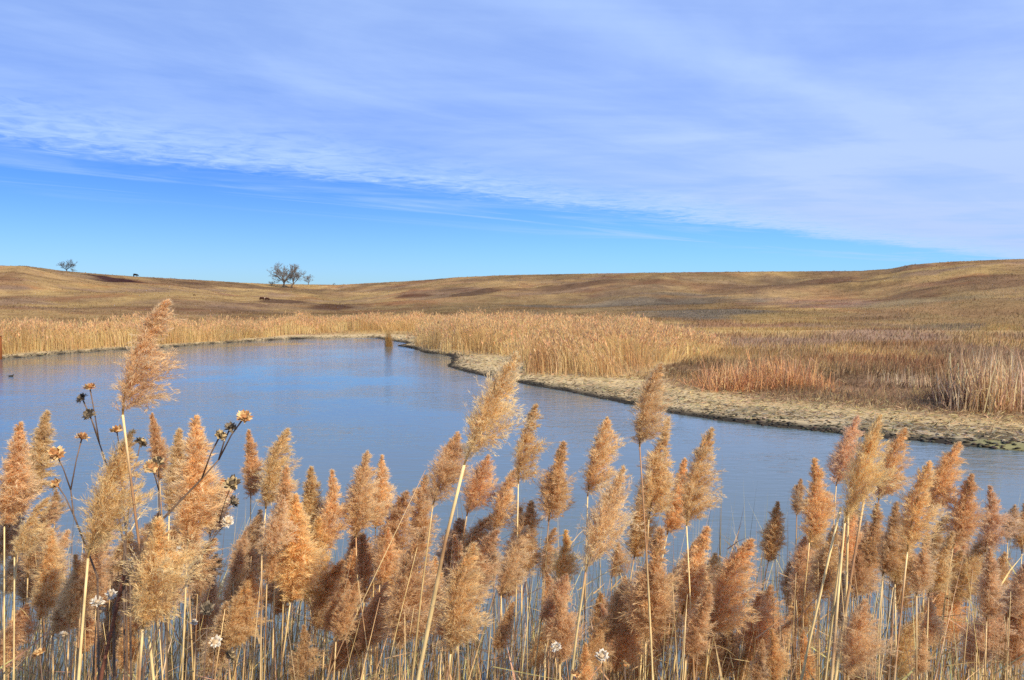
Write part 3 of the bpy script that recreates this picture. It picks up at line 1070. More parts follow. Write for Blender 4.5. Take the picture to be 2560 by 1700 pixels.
# ------------------------------------------------------------------ cattle
def cow(px, py, length, hide, label, face=1, dist=None, grazing=True, white=False):
    p0 = hit_ground(px, py) if dist is None else skyline_point(px, 1.0)
    d_cow = np.hypot(*p0[:2])
    L_ = length * K * d_cow / F_PX / 1.3     # length is the animal's length in layout pixels
    zs = 0.80
    if grazing:
        neck = [((0.50, 0, 0.52), 0.13), ((0.62, 0, 0.28), 0.085), ((0.70, 0, 0.10), 0.055)]
    else:
        neck = [((0.52, 0, 0.62), 0.11), ((0.64, 0, 0.70), 0.085), ((0.76, 0, 0.64), 0.06)]
    nodes = [((-0.40, 0, 0.58), 0.19), ((-0.15, 0, 0.54), 0.23), ((0.12, 0, 0.54), 0.23), ((0.36, 0, 0.57), 0.20)] + neck
    edges = [(0, 1), (1, 2), (2, 3), (3, 4), (4, 5), (5, 6)]
    for sx_, par in ((-0.40, 0), (0.33, 3)):
        for sy in (-0.11, 0.11):
            b_ = len(nodes)
            nodes += [((sx_, sy, 0.42), 0.10), ((sx_ - 0.02, sy, 0.22), 0.06), ((sx_, sy, 0.01), 0.045)]
            edges += [(par, b_), (b_, b_ + 1), (b_ + 1, b_ + 2)]
    b_ = len(nodes)
    nodes += [((-0.53, 0, 0.56), 0.03), ((-0.56, 0, 0.30), 0.02)]
    edges += [(0, b_), (b_, b_ + 1)]
    me_ = bpy.data.meshes.new('cow')
    me_.from_pydata([(nd[0][0] * L_, nd[0][1] * L_, nd[0][2] * L_ * zs) for nd in nodes], edges, [])
    o = obj_of('cow', me_)
    sk = o.modifiers.new('skin', 'SKIN')
    for i, nd in enumerate(nodes):
        me_.skin_vertices[0].data[i].radius = (nd[1] * L_, nd[1] * L_)
    me_.skin_vertices[0].data[1].use_root = True
    o.modifiers.new('sub', 'SUBSURF').levels = 1
    dg = bpy.context.evaluated_depsgraph_get()
    me2 = bpy.data.meshes.new_from_object(o.evaluated_get(dg))
    o.modifiers.clear()
    o.data = me2
    me2.materials.clear()
    me2.materials.append(M_hide)
    at = me2.color_attributes.new('Col', 'FLOAT_COLOR', 'POINT')
    for i, vv in enumerate(me2.vertices):
        fx = vv.co.x / L_
        at.data[i].color = (*((0.62, 0.5, 0.42) if (white and fx > 0.57) else hide), 1)
    for p_ in me2.polygons:
        p_.use_smooth = True
    o.location = p0
    o.rotation_euler = (0, 0, 0 if face > 0 else math.pi)
    tag(o, label, 'cow')
    # ears as children
    g = Geo()
    hx, hz = (nodes[5][0][0], nodes[5][0][2]) if not grazing else (0.64, 0.26)
    for sy in (-1, 1):
        g2 = Geo()
        c0 = Vector((hx * L_, sy * 0.07 * L_, (hz + 0.03) * L_ * zs))
        g2.add([c0, c0 + Vector((-0.02 * L_, sy * 0.09 * L_, 0.03 * L_)), c0 + Vector((0.03 * L_, sy * 0.05 * L_, -0.02 * L_)), c0 + Vector((0, sy * 0.04 * L_, 0.03 * L_))],
               [(0, 1, 2), (0, 3, 1), (0, 2, 3), (1, 3, 2)], hide)
        g2.build('ear', M_hide, o)
    return o


cow(315, 637, 12, (0.012, 0.011, 0.012), 'black cow grazing on the left hill skyline', 1, 392)
cow(604, 692, 13, (0.05, 0.018, 0.010), 'dark brown cow with a pale face, left one of the two', 1, None, False, True)
cow(616, 692.5, 12, (0.045, 0.016, 0.010), 'dark brown cow grazing, right one of the two', 1)
cow(448, 682, 6, (0.07, 0.03, 0.015), 'small brown calf alone on the left hillside', 1)

# ------------------------------------------------------------------ duck
dk0 = at_water(25, 868)
duck = empty('duck', dk0)
tag(duck, 'small dark duck floating near the left end of the pond', 'duck')
DUCK = (0.035, 0.028, 0.022)


def ellipsoid(g, c, rx, ry, rz, colr, seg=10, rings=6, taper=0.0):
    vs_, fs_ = [], []
    for i in range(rings + 1):
        ph = math.pi * i / rings - math.pi / 2
        for k in range(seg):
            an = 2 * math.pi * k / seg
            x__ = math.sin(ph)
            rr = math.cos(ph) * (1 + taper * x__)
            vs_.append((c[0] + x__ * rx, c[1] + math.cos(an) * rr * ry, c[2] + math.sin(an) * rr * rz))
    for i in range(rings):
        for k in range(seg):
            k2 = (k + 1) % seg
            fs_.append((i * seg + k, i * seg + k2, (i + 1) * seg + k2, (i + 1) * seg + k))
    g.add(vs_, fs_, colr)


g = Geo()
ellipsoid(g, (0, 0, 0.03), 0.15, 0.075, 0.06, DUCK, taper=0.25)
g.tube([(0.10, 0, 0.05), (0.135, 0, 0.08), (0.155, 0, 0.10)], [0.035, 0.026, 0.03], 7, DUCK)
ellipsoid(g, (0.16, 0, 0.105), 0.042, 0.03, 0.032, DUCK)
g.build('body', M_hide, duck)
g = Geo()
g.add([(0.195, -0.012, 0.105), (0.195, 0.012, 0.105), (0.24, 0.01, 0.097), (0.24, -0.01, 0.097), (0.195, 0, 0.09)],
      [(0, 1, 2, 3), (0, 3, 4), (3, 2, 4), (2, 1, 4), (1, 0, 4)], (0.10, 0.075, 0.03))
g.build('bill', M_hide, duck)
g = Geo()
g.add([(-0.13, -0.03, 0.04), (-0.13, 0.03, 0.04), (-0.21, 0.02, 0.075), (-0.21, -0.02, 0.075), (-0.15, 0, 0.02)],
      [(0, 1, 2, 3), (0, 3, 4), (3, 2, 4), (2, 1, 4), (1, 0, 4)], DUCK)
g.build('tail', M_hide, duck)
duck.scale = (0.72, 0.72, 0.72)

# rusty post cut by the left edge
pp = at_water(-1.0, 829)
post = empty('rusty_post', (pp[0] - 0.02, pp[1] + 0.1, -0.4))
tag(post, 'rusty brown post at the waterline, cut by the left edge', 'post')
g = Geo()
g.tube([(0, 0, 0), (0.005, 0, 0.9), (0.0, 0, 1.75)], [0.11, 0.105, 0.10], 10, (0.20, 0.065, 0.02))
g.build('shaft', M_rust, post)
g = Geo()
g.tube([(0, 0, 1.752), (0, 0, 1.79)], [0.125, 0.115], 10, (0.16, 0.05, 0.018))
g.build('cap', M_rust, post)


# ------------------------------------------------------------------ foreground reeds
P_WIDTH = [0.20, 0.235, 0.175, 0.26, 0.21, 0.15, 0.24, 0.19, 0.225, 0.165, 0.28, 0.13]


P_BEND = [0.14, 0.02, 0.24, -0.05, 0.08, 0.0, 0.18, -0.08, 0.26, 0.05, 0.12, -0.03]


def plume_mesh(idx):
    """feathery reed head of unit length, base at the origin, tip at z = 1"""
    rs = np.random.default_rng(100 + idx)
    width = P_WIDTH[idx % 12] * 0.92
    sweep = [0.9, 0.35, 1.1, 0.6, 0.25, 0.5, 1.0, 0.5, 1.25, 0.3, 0.75, 0.4][idx % 12]
    open_ = [0.15, 0.05, 0.3, 0.05, 0.1, 0.0, 0.2, 0.05, 0.45, 0.15, 0.0, 0.1][idx % 12]
    bendx = P_BEND[idx % 12]
    g_core = Geo()
    zz_ = np.linspace(0, 1, 10)
    axis_p = np.column_stack([bendx * zz_ ** 2.2, np.zeros(10), zz_])
    g_core.tube(axis_p, np.linspace(0.009, 0.002, 10), 4, (0.42, 0.27, 0.11), cap=False)
    P, AX, LN, WD, CO = [], [], [], [], []
    nb = 76
    az_ = rs.uniform(0, 6.28)
    lobes = rs.uniform(0.55, 1.35, 9)

    def unit(v_):
        return v_ / (np.linalg.norm(v_, axis=-1, keepdims=True) + 1e-9)

    for b in range(nb):
        t = ((b + rs.random()) / nb) ** 1.12 * 0.97
        az_ += 2.4 + rs.normal(0, 0.55)
        # spindle outline: widest a third of the way up, drawn out to a long point
        prof = (0.42 + 0.58 * math.sin(min(1.0, t / 0.26) * math.pi / 2)) * (1 - t) ** 1.12 + 0.022
        prof *= np.interp(t, np.linspace(0, 1, 9), lobes)
        L_ = width * 2.3 * prof * rs.uniform(0.7, 1.25)
        rise = rs.normal(2.1 + 1.2 * t, 0.35) * (1.0 - 0.6 * open_)
        d = np.array([math.cos(az_), math.sin(az_), max(rise, 0.2)])
        d[0] += sweep * 0.6
        d = unit(d)
        droop = rs.uniform(0.1, 0.55) + 0.35 * open_
        p0_ = np.array([bendx * t ** 2.2, 0, t])
        tint = rs.random()
        btint = np.array([0.86, 0.76, 0.70]) if tint < 0.25 else np.array([1.10, 1.08, 1.02]) if tint > 0.75 else np.ones(3)
        # branchlets along the branch, spikelets along each branchlet
        nsec = int(6 + 15 * prof)
        m1 = int(20 + 8 * rs.random() - 5 * open_)
        for q_ in range(nsec):
            w0 = ((q_ + rs.random()) / nsec) ** 0.85
            c0 = p0_ + d * (w0 * L_)
            c0[0] += sweep * 0.30 * w0 ** 2 * L_
            c0[2] -= droop * 0.35 * w0 ** 2 * L_
            tb = d + np.array([sweep * 0.45 * w0, 0, -droop * 0.75 * w0])
            sd_ = unit(tb + rs.normal(0, 0.5, 3))
            sl = (0.012 + 0.020 * min(1, prof * 2) + 0.34 * L_ * (1 - 0.45 * w0)) * rs.uniform(0.7, 1.3)
            f_ = rs.random(m1)
            cen = c0 + sd_ * (f_ * sl)[:, None] + rs.normal(0, 0.0022 + 0.0036 * min(1, prof * 2), (m1, 3))
            cen[:, 2] -= droop * 0.25 * f_ ** 2 * sl
            tang = unit(sd_ + rs.normal(0, 0.27, (m1, 3)))
            tang = unit(tang + np.array([0, 0, 0.9 * max(0.0, t - 0.55)]))
            P.append(cen)
            AX.append(tang)
            LN.append(rs.uniform(0.024, 0.052, m1) * (0.6 + 0.45 * min(1, prof * 1.4)))
            WD.append(rs.uniform(0.0022, 0.0047, m1))
            cc = np.array([0.80, 0.625, 0.385]) * (0.78 + 0.44 * rs.random((m1, 1))) * btint * rs.uniform(0.88, 1.1)
            dg_ = rs.random(m1) < 0.13
            cc[dg_] *= np.array([0.62, 0.48, 0.40])
            # the silky outer hairs are bleached, the heart of the head is darker
            outer = np.clip((w0 * 0.6 + f_ * 0.4 - 0.25) * 1.1 + rs.normal(0, 0.18, m1), 0, 1)[:, None]
            cc = cc * (1 - 0.55 * outer) + np.array([0.88, 0.77, 0.58]) * (0.55 * outer)
            CO.append(cc)
            k = 5
            dirs = unit(sd_ + rs.normal(0, 0.45, (k, 3)))
            P.append(cen[:k])
            AX.append(dirs)
            LN.append(rs.uniform(0.04, 0.08, k) * (0.6 + 0.45 * min(1, prof * 1.4)))
            WD.append(rs.uniform(0.0016, 0.0026, k))
            CO.append(np.tile(np.array([0.86, 0.66, 0.40]), (k, 1)) * rs.uniform(0.8, 1.15, (k, 1)))
    P, AX, LN, WD, CO = np.vstack(P), np.vstack(AX), np.concatenate(LN), np.concatenate(WD), np.vstack(CO)
    n_ = len(P)
    rv = rs.normal(size=(n_, 3))
    side = np.cross(AX, rv)
    side /= np.linalg.norm(side, axis=1)[:, None] + 1e-9
    a_ = P
    b_ = P + AX * LN[:, None]
    m_ = P + AX * (LN * 0.5)[:, None]
    V = np.stack([a_, m_ + side * (WD * 0.5)[:, None], b_, m_ - side * (WD * 0.5)[:, None]], 1).reshape(-1, 3)
    C = np.repeat(CO, 4, 0)
    V = np.vstack([V, np.array(g_core.v)])
    C = np.vstack([C, np.array(g_core.c)])
    L = np.concatenate([np.arange(n_ * 4), np.array([i + n_ * 4 for f in g_core.f for i in f])])
    tt = np.full(n_ + len(g_core.f), 4)
    return np_mesh('plume', V, L, np.arange(len(tt)) * 4, tt, M_plume, C)


PLUMES = [plume_mesh(i) for i in range(12)]
P_WIDTH = [0.20, 0.235, 0.175, 0.26, 0.21, 0.15, 0.24, 0.19, 0.225, 0.165, 0.28, 0.13]
TINTS = {'golden': (1.09, 1.05, 0.86), 'tan': (1.06, 1.04, 0.94), 'pale': (1.11, 1.12, 1.06), 'russet': (1.02, 0.93, 0.80), 'brown': (0.95, 0.87, 0.78),
         'mauve': (0.98, 0.94, 0.94)}  # mauve and some brown heads carry the shade of front ones in their tint
STEM_TINT = {'golden': (1.0, 1.0, 1.0), 'tan': (1, 1, 1), 'pale': (1.05, 1.05, 1.05), 'russet': (0.95, 0.9, 0.85), 'brown': (0.75, 0.7, 0.65), 'mauve': (0.8, 0.75, 0.75)}  # mauve stems take the same painted shade


def stem_geo(pts, r0, r1, rs, length):
    """round culm with swollen nodes, darker sheath bands"""
    n_ = 15
    P_ = [Vector(p) for p in pts]
    out, rad_, cc = [], [], []
    tot_ = len(P_) - 1
    for i in range(n_):
        t = i / (n_ - 1) * tot_
        k = min(int(t), tot_ - 1)
        out.append(P_[k].lerp(P_[k + 1], t - k))
        node = (i % 4 == 3)
        rad_.append((r0 + (r1 - r0) * i / (n_ - 1)) * (1.22 if node else 1.0))
        c = Vector((0.80, 0.60, 0.29)) * rs.uniform(0.85, 1.08)
        if rs.random() < 0.22:
            c = Vector((0.40, 0.22, 0.11)) * rs.uniform(0.8, 1.1)
        if node:
            c = c * 0.75
        cc.append(tuple(c))
    g_ = Geo()
    g_.tube(out, rad_, 6, cc)
    return g_


def leaf_geo(p, d, ln, wd, rs):
    g_ = Geo()
    pts_ = []
    d = Vector(d).normalized()
    q_ = Vector(p)
    vs_, cs = [], []
    side = d.cross(Vector((0, 0, 1))).normalized()
    for i in range(6):
        w_ = wd * (1 - (i / 5.0) ** 1.6) + 0.0006
        vs_ += [q_ - side * w_, q_ + side * w_]
        c = Vector((0.60, 0.42, 0.18)) * rs.uniform(0.8, 1.1)
        cs += [tuple(c), tuple(c)]
        q_ = q_ + d * ln / 5
        d = (d + Vector((rs.gauss(0.05, 0.06), rs.gauss(0, 0.06), -0.28))).normalized()
    g_.add(vs_, [(2 * i, 2 * i + 1, 2 * i + 3, 2 * i + 2) for i in range(5)], cs)
    return g_


RS = random.Random(11)
reeds = []


def make_reed(tip, base, low, width, tint, label, group=None, depth=None, real_len=None, variant=None, leaf=0, thick=1.0, hand=False):
    """tip, base of the head and a lower point of the culm in layout pixels"""
    lpx = math.hypot(tip[0] - base[0], tip[1] - base[1])
    if depth is None:
        want = real_len or min(0.52, max(0.27, 0.20 + 0.0011 * lpx))
        depth = want * F_PX / (lpx * K)
        depth = min(max(depth, 2.25), 5.2)
    dz_ = RS.uniform(-0.05, 0.05)
    pb_ = Vector(at_depth(base[0], base[1], depth))
    pt_ = Vector(at_depth(tip[0], tip[1], depth + dz_))
    if low is None:
        low = (base[0] - (tip[0] - base[0]) * 0.35 + RS.gauss(0, 12), base[1] + 300)
    pl_ = Vector(at_depth(low[0], low[1], depth + RS.uniform(-0.04, 0.06)))
    dn = (pl_ - pb_).normalized()
    if dn.z > -0.5:
        dn = Vector((dn.x, dn.y, -0.5)).normalized()
    # go on down to the pond bed, straightening out
    foot = pl_.copy()
    dirn = dn.copy()
    pts_ = [pb_, pl_]
    while foot.z > -0.02:
        dirn = Vector((dirn.x * 0.82, dirn.y * 0.82, dirn.z)).normalized()
        foot = foot + dirn * min(0.5, max(0.08, (foot.z + 0.06) / max(-dirn.z, 0.3)))
        pts_.append(foot.copy())
        if len(pts_) > 12:
            break
    gz_ = float(ground(np.array([foot.x]), np.array([foot.y]))[0])
    pts_[-1].z = min(pts_[-1].z, max(gz_, -0.35))
    foot = pts_[-1].copy()
    pts_ = [p - foot for p in reversed(pts_)]
    root = empty('reed', foot)
    tag(root, label, 'reed', group)
    r1 = 0.0032 * thick
    me_ = stem_geo(pts_, 0.0062 * thick, r1, RS, 1).mesh('reed_stem', M_stem)
    so = obj_of('stem', me_, root)
    stt = STEM_TINT[tint]
    j = RS.uniform(0.88, 1.1)
    so.color = (stt[0] * j, stt[1] * j, stt[2] * j, 1)
    L_ = (pt_ - pb_).length
    wid_px = width
    ratio = wid_px / max(lpx, 1) * 0.5
    if variant is None:
        order = sorted(range(12), key=lambda i: abs(P_WIDTH[i] - ratio * 0.80) + RS.uniform(0, 0.05))
        variant = order[0]
    po = obj_of('plume', PLUMES[variant], root)
    zax = (pt_ - pb_).normalized()
    # heads lean with the wind to the right: local x of the mesh turned roughly along +x of the world
    yaw = RS.gauss(0.1, 0.5)
    xax = Vector((math.cos(yaw), math.sin(yaw), 0))
    yax = zax.cross(xax).normalized()
    xax = yax.cross(zax).normalized()
    wsc = L_ * min(max(ratio / (P_WIDTH[variant] * 0.80), 0.85), 1.6)
    L_ *= 1.09 if hand else 1.15
    wsc *= 0.90 if hand else 0.90
    # the wind drags the head over to the right, more on some than on others
    zax = (zax + Vector((abs(RS.gauss(0, 0.02 if hand else 0.09)), RS.gauss(0, 0.06), 0))).normalized()
    if hand:    # a bent head still ends where its tip is seen
        zax = (zax * L_ - xax * (P_BEND[variant] * 1.05 * wsc)).normalized()
    mat_ = Matrix((xax * wsc, yax * wsc, zax * L_)).transposed().to_4x4()
    mat_.translation = pb_ - foot
    po.matrix_local = mat_
    tt_ = TINTS[tint]
    j = RS.uniform(0.92, 1.08)
    po.color = (tt_[0] * j, tt_[1] * j * RS.uniform(0.97, 1.03), tt_[2] * j, 1)
    for k in range(leaf):
        f = RS.uniform(0.55, 0.97)
        idx = f * (len(pts_) - 1)
        i = min(int(idx), len(pts_) - 2)
        p_ = pts_[i].lerp(pts_[i + 1], idx - i)
        leaf_geo(p_, (RS.gauss(0.7, 0.4), RS.gauss(0, 0.4), RS.uniform(0.3, 0.9)), RS.uniform(0.14, 0.3), 0.0035, RS).build('leaf', M_leaf, root)
    reeds.append((root, tip, base, width, tint, depth))
    return root


# tip, base of head, lower stem point, head width, tint, own label (or None), real head length / thickness overrides
HAND = [
    ((340, 712), (283, 956), (321, 1257), 128, 'tan', 'tallest reed at the left, open plume swept right above the far bank', dict(depth=2.5, variant=8, thick=1.15)),
    ((1165, 832), (1070, 1072), (1026, 1251), 125, 'pale', 'big pale reed plume in the middle on a thick leaning stem', dict(depth=2.7, variant=10, thick=1.75)),
    ((1496, 855), (1475, 1030), (1492, 1300), 72, 'tan', 'slender tall reed plume overlapping the right bank', dict(depth=3.3)),
    ((282, 1015), (203, 1287), (183, 1534), 150, 'golden', 'broad golden drooping plume beneath the tallest reed at the left', dict(depth=2.6, variant=10, leaf=2, thick=1.3)),
    ((366, 1215), (329, 1450), (321, 1564), 140, 'golden', 'bushy golden plume low at the left beside the white flower head', dict(depth=2.45, variant=3, thick=1.2)),
    ((2012, 976), (1948, 1206), (1930, 1334), 105, 'golden', 'golden plume topping the tight cluster at the right', dict(depth=3.0, variant=10)),
    ((1420, 1095), (1350, 1319), (1326, 1485), 118, 'pale', 'wide pale plume right of centre, front of a pair', dict(depth=2.7, variant=10, thick=1.15)),
    ((1055, 1280), (1039, 1507), (1030, 1600), 95, 'golden', 'upright golden plume low in the middle, nearest the camera', dict(depth=2.35, variant=2)),
    ((1975, 1395), (1952, 1570), None, 150, 'brown', 'wide dusky brown plume at the bottom edge, right side', dict(depth=2.4, variant=10)),
    ((2117, 1091), (2092, 1272), (2064, 1540), 98, 'golden', 'golden plume on a long straight stem, right of the tight cluster', dict(depth=3.0)),
    ((99, 963), (52, 1154), (30, 1400), 82, 'tan', None, {}), ((44, 991), (10, 1213), None, 66, 'tan', None, {}),
    ((353, 963), (368, 1109), (376, 1233), 36, 'russet', None, dict(variant=11)), ((405, 1005), (390, 1188), None, 75, 'tan', None, {}),
    ((447, 981), (432, 1257), None, 90, 'tan', None, {}), ((499, 1114), (484, 1238), (477, 1327), 60, 'russet', None, {}),
    ((573, 1003), (578, 1149), (576, 1534), 46, 'russet', None, dict(variant=5)), ((633, 1005), (613, 1173), (588, 1416), 72, 'tan', None, {}),
    ((655, 1090), (635, 1287), (628, 1534), 72, 'tan', None, {}), ((89, 1173), (64, 1332), None, 92, 'brown', None, {}),
    ((114, 1238), (91, 1430), (89, 1540), 55, 'golden', None, {}), ((568, 1203), (534, 1391), None, 95, 'mauve', None, {}),
    ((133, 1396), (136, 1465), None, 48, 'russet', None, {}), ((10, 1198), (-10, 1312), None, 66, 'brown', None, {}),
    ((128, 1134), (126, 1203), (110, 1400), 56, 'brown', None, {}), ((681, 1157), (670, 1387), (652, 1515), 82, 'golden', None, {}),
    ((718, 1087), (705, 1251), None, 64, 'tan', None, {}), ((730, 1206), (705, 1383), None, 68, 'golden', None, {}),
    ((769, 1099), (744, 1272), (718, 1531), 68, 'tan', None, {}), ((812, 1066), (821, 1239), None, 78, 'tan', None, {}),
    ((878, 1062), (866, 1218), None, 48, 'pale', None, {}), ((912, 1144), (882, 1313), (870, 1500), 82, 'brown', None, {}),
    ((808, 1280), (788, 1445), (786, 1540), 66, 'russet', None, {}), ((837, 1243), (841, 1395), None, 100, 'brown', None, {}),
    ((936, 1247), (923, 1498), None, 110, 'brown', None, {}), ((1048, 1010), (998, 1165), (968, 1396), 98, 'brown', None, dict(depth=3.2)),
    ((1112, 1060), (1076, 1190), (1059, 1292), 98, 'russet', None, {}), ((972, 1110), (965, 1272), (952, 1498), 84, 'tan', None, {}),
    ((1208, 947), (1195, 1115), (1187, 1540), 76, 'golden', None, dict(variant=8)), ((1165, 1095), (1138, 1231), None, 74, 'tan', None, {}),
    ((1290, 1033), (1265, 1202), None, 72, 'brown', None, {}), ((1215, 1169), (1203, 1334), None, 88, 'russet', None, {}),
    ((1117, 1251), (1109, 1367), None, 72, 'brown', None, {}), ((1385, 976), (1355, 1144), (1352, 1250), 80, 'tan', None, {}),
    ((1528, 981), (1496, 1198), (1489, 1307), 84, 'tan', None, {}), ((1612, 1005), (1583, 1213), None, 70, 'tan', None, {}),
    ((1573, 1070), (1538, 1233), (1484, 1500), 58, 'golden', None, {}), ((1479, 1129), (1462, 1287), (1415, 1554), 54, 'golden', None, {}),
    ((1509, 1238), (1489, 1480), None, 100, 'russet', None, {}), ((1617, 1228), (1573, 1416), (1553, 1544), 84, 'tan', None, {}),
    ((1692, 1262), (1637, 1470), (1627, 1554), 92, 'russet', None, {}), ((1745, 1381), (1736, 1534), None, 92, 'russet', None, {}),
    ((1306, 1233), (1281, 1361), (1262, 1554), 58, 'golden', None, {}), ((1258, 1228), (1252, 1332), None, 60, 'brown', None, {}),
    ((1383, 1376), (1380, 1500), None, 70, 'russet', None, {}), ((1425, 1257), (1410, 1332), None, 50, 'brown', None, {}),
    ((1603, 1411), (1598, 1564), None, 84, 'russet', None, {}), ((1796, 1169), (1771, 1297), (1753, 1383), 48, 'russet', None, {}),
    ((1886, 1074), (1866, 1251), (1852, 1400), 84, 'russet', None, {}), ((1843, 1111), (1837, 1190), None, 42, 'brown', None, {}),
    ((1950, 971), (1928, 1120), None, 64, 'mauve', None, {}), ((2061, 1000), (2026, 1153), None, 62, 'russet', None, {}),
    ((2187, 1033), (2142, 1181), None, 70, 'russet', None, {}), ((2240, 1107), (2197, 1264), (2179, 1383), 78, 'russet', None, {}),
    ((2286, 1132), (2271, 1272), None, 64, 'mauve', None, {}), ((2335, 1173), (2323, 1251), None, 58, 'mauve', None, {}),
    ((2362, 1161), (2356, 1276), (2339, 1564), 50, 'russet', None, {}), ((2305, 1285), (2269, 1412), None, 90, 'russet', None, {}),
    ((2195, 1367), (2150, 1498), None, 110, 'russet', None, {}), ((1763, 1362), (1738, 1507), (1735, 1580), 104, 'russet', None, {}),
    ((1685, 1470), (1668, 1564), None, 54, 'russet', None, {}), ((1808, 1305), (1821, 1408), None, 64, 'mauve', None, {}),
    ((1870, 1225), (1862, 1366), None, 100, 'tan', None, {}), ((2059, 1284), (2076, 1416), None, 84, 'russet', None, {}),
    ((1993, 1210), (1985, 1292), None, 64, 'mauve', None, {}), ((2158, 1200), (2138, 1313), None, 68, 'brown', None, {}),
    ((1640, 1292), (1631, 1437), None, 74, 'tan', None, {}), ((2220, 1240), (2199, 1325), None, 84, 'mauve', None, {}),
    ((2323, 1405), (2302, 1530), None, 94, 'mauve', None, {}),
]
hand_meta = []
for (tip, base, low, wd, tint, lab, kw) in HAND:
    o = make_reed(tip, base, low, wd, tint, lab, hand=True, leaf=kw.pop('leaf', RS.choice((0, 0, 1, 1, 2, 2))), **kw)
    hand_meta.append(o)

# fill plants behind, below an upper outline read off the photograph
env_x = [-60, 60, 150, 260, 340, 440, 480, 520, 560, 640, 700, 780, 880, 960, 1060, 1180, 1240, 1320, 1345, 1400, 1460, 1520, 1600, 1640, 1680, 1720, 1760,
         1790, 1850, 1960, 2060, 2120, 2200, 2290, 2420]
env_y = [1150, 1110, 1190, 1140, 1180, 1130, 1240, 1290, 1160, 1120, 1180, 1200, 1190, 1180, 1150, 1140, 1160, 1390, 1420, 1270, 1330, 1290, 1230, 1330, 1370, 1440, 1440,
         1300, 1200, 1140, 1150, 1210, 1180, 1230, 1240]
fills = 0
tries = 0
while fills < 138 and tries < 6000:
    tries += 1
    x_ = RS.uniform(-40, 2400)
    e_ = float(np.interp(x_, env_x, env_y))
    y_ = e_ + abs(RS.gauss(0, 120)) + 20
    if y_ > 1500:
        continue
    if any(abs(r[1][0] - x_) < 16 and abs(r[1][1] - y_) < 26 for r in reeds):
        continue
    ln_ = RS.uniform(95, 160)
    ang = RS.gauss(0.16, 0.12)
    b_ = (x_ - math.sin(ang) * ln_, y_ + math.cos(ang) * ln_)
    tint = RS.choice(('russet', 'russet', 'brown', 'brown', 'mauve', 'tan', 'mauve'))  # mauve and brown put shade on these rear heads as colour
    make_reed((x_, y_), b_, None, RS.uniform(0.36, 0.56) * ln_, tint, None, depth=RS.uniform(3.3, 5.0))
    fills += 1

# labels for the reeds that have none: by section between landmark plumes, then by look, then by order
LANDX = [(-100, 190, 'left of the broad golden plume'), (190, 345, 'around the tallest reed stem'), (345, 520, 'beside the left open water gap'),
         (520, 700, 'right of the left water gap'), (700, 830, 'left of the slanting stalk'), (830, 1000, 'along the slanting stalk'), (1000, 1180, 'under the big pale plume'),
         (1180, 1330, 'just right of the big pale plume'), (1330, 1460, 'around the wide pale pair'), (1460, 1560, 'under the slender tall plume'), (1560, 1770, 'left of the right water gap'),
         (1770, 1900, 'left of the tight right cluster'), (1900, 2070, 'in the tight right cluster'), (2070, 2220, 'right of the tight cluster'), (2220, 2500, 'near the right edge')]
used = {r[0]['label'] for r in reeds if r[0].get('label')}
ORD = ['first', 'second', 'third', 'fourth', 'fifth', 'sixth', 'seventh', 'eighth', 'ninth', 'tenth', 'eleventh', 'twelfth', 'thirteenth', 'fourteenth']
for (x0, x1, where) in LANDX:
    sec = [r for r in reeds if not r[0].get('label') and x0 <= r[1][0] < x1]
    keyed = {}
    for r in sec:
        yb = r[1][1]
        row = 'high' if yb < 1150 else 'mid-height' if yb < 1290 else 'low'
        size = 'narrow' if r[3] < 55 else 'wide' if r[3] > 88 else ''
        keyed.setdefault((row, size, r[4]), []).append(r)
    for (row, size, tint), rs_ in keyed.items():
        rs_.sort(key=lambda r: r[1][0])
        for i, r in enumerate(rs_):
            nm = ' '.join(w_ for w_ in (row, size, tint, 'plume') if w_)
            if len(rs_) == 1:
                lab = f'{nm} {where}'
            elif len(rs_) == 2:
                lab = f"{nm}, {'left' if i == 0 else 'right'} one of two {where}"
            else:
                lab = f'{nm}, {ORD[i]} from left {where}'
            r[0]['label'] = lab
for r in reeds:
    r[0]['group'] = 'feathery reeds in front of the pond'


# bare culms ----------------------------------------------------------
def bare_reed(top, low, depth, label, group, thick=1.0, tint=(1, 1, 1), thin_tip=False, cone=True):
    pt_ = Vector(at_depth(top[0], top[1], depth))
    pl_ = Vector(at_depth(low[0], low[1], depth + RS.uniform(-0.08, 0.08)))
    dn = (pl_ - pt_).normalized()
    pts_ = [pt_, pl_]
    foot, dirn = pl_.copy(), dn.copy()
    while foot.z > -0.02 and len(pts_) < 12:
        dirn = Vector((dirn.x * 0.85, dirn.y * 0.85, min(dirn.z, -0.5))).normalized()
        foot = foot + dirn * min(0.5, max(0.08, (foot.z + 0.06) / max(-dirn.z, 0.3)))
        pts_.append(foot.copy())
    foot = pts_[-1].copy()
    pts_ = [p - foot for p in reversed(pts_)]
    root = empty('bare_reed', foot)
    tag(root, label, 'reed', group)
    so = stem_geo(pts_, 0.0058 * thick, (0.0009 if thin_tip else 0.0036 * thick), RS, 1).build('stem', M_stem, root)
    so.color = (*tint, 1)
    return root


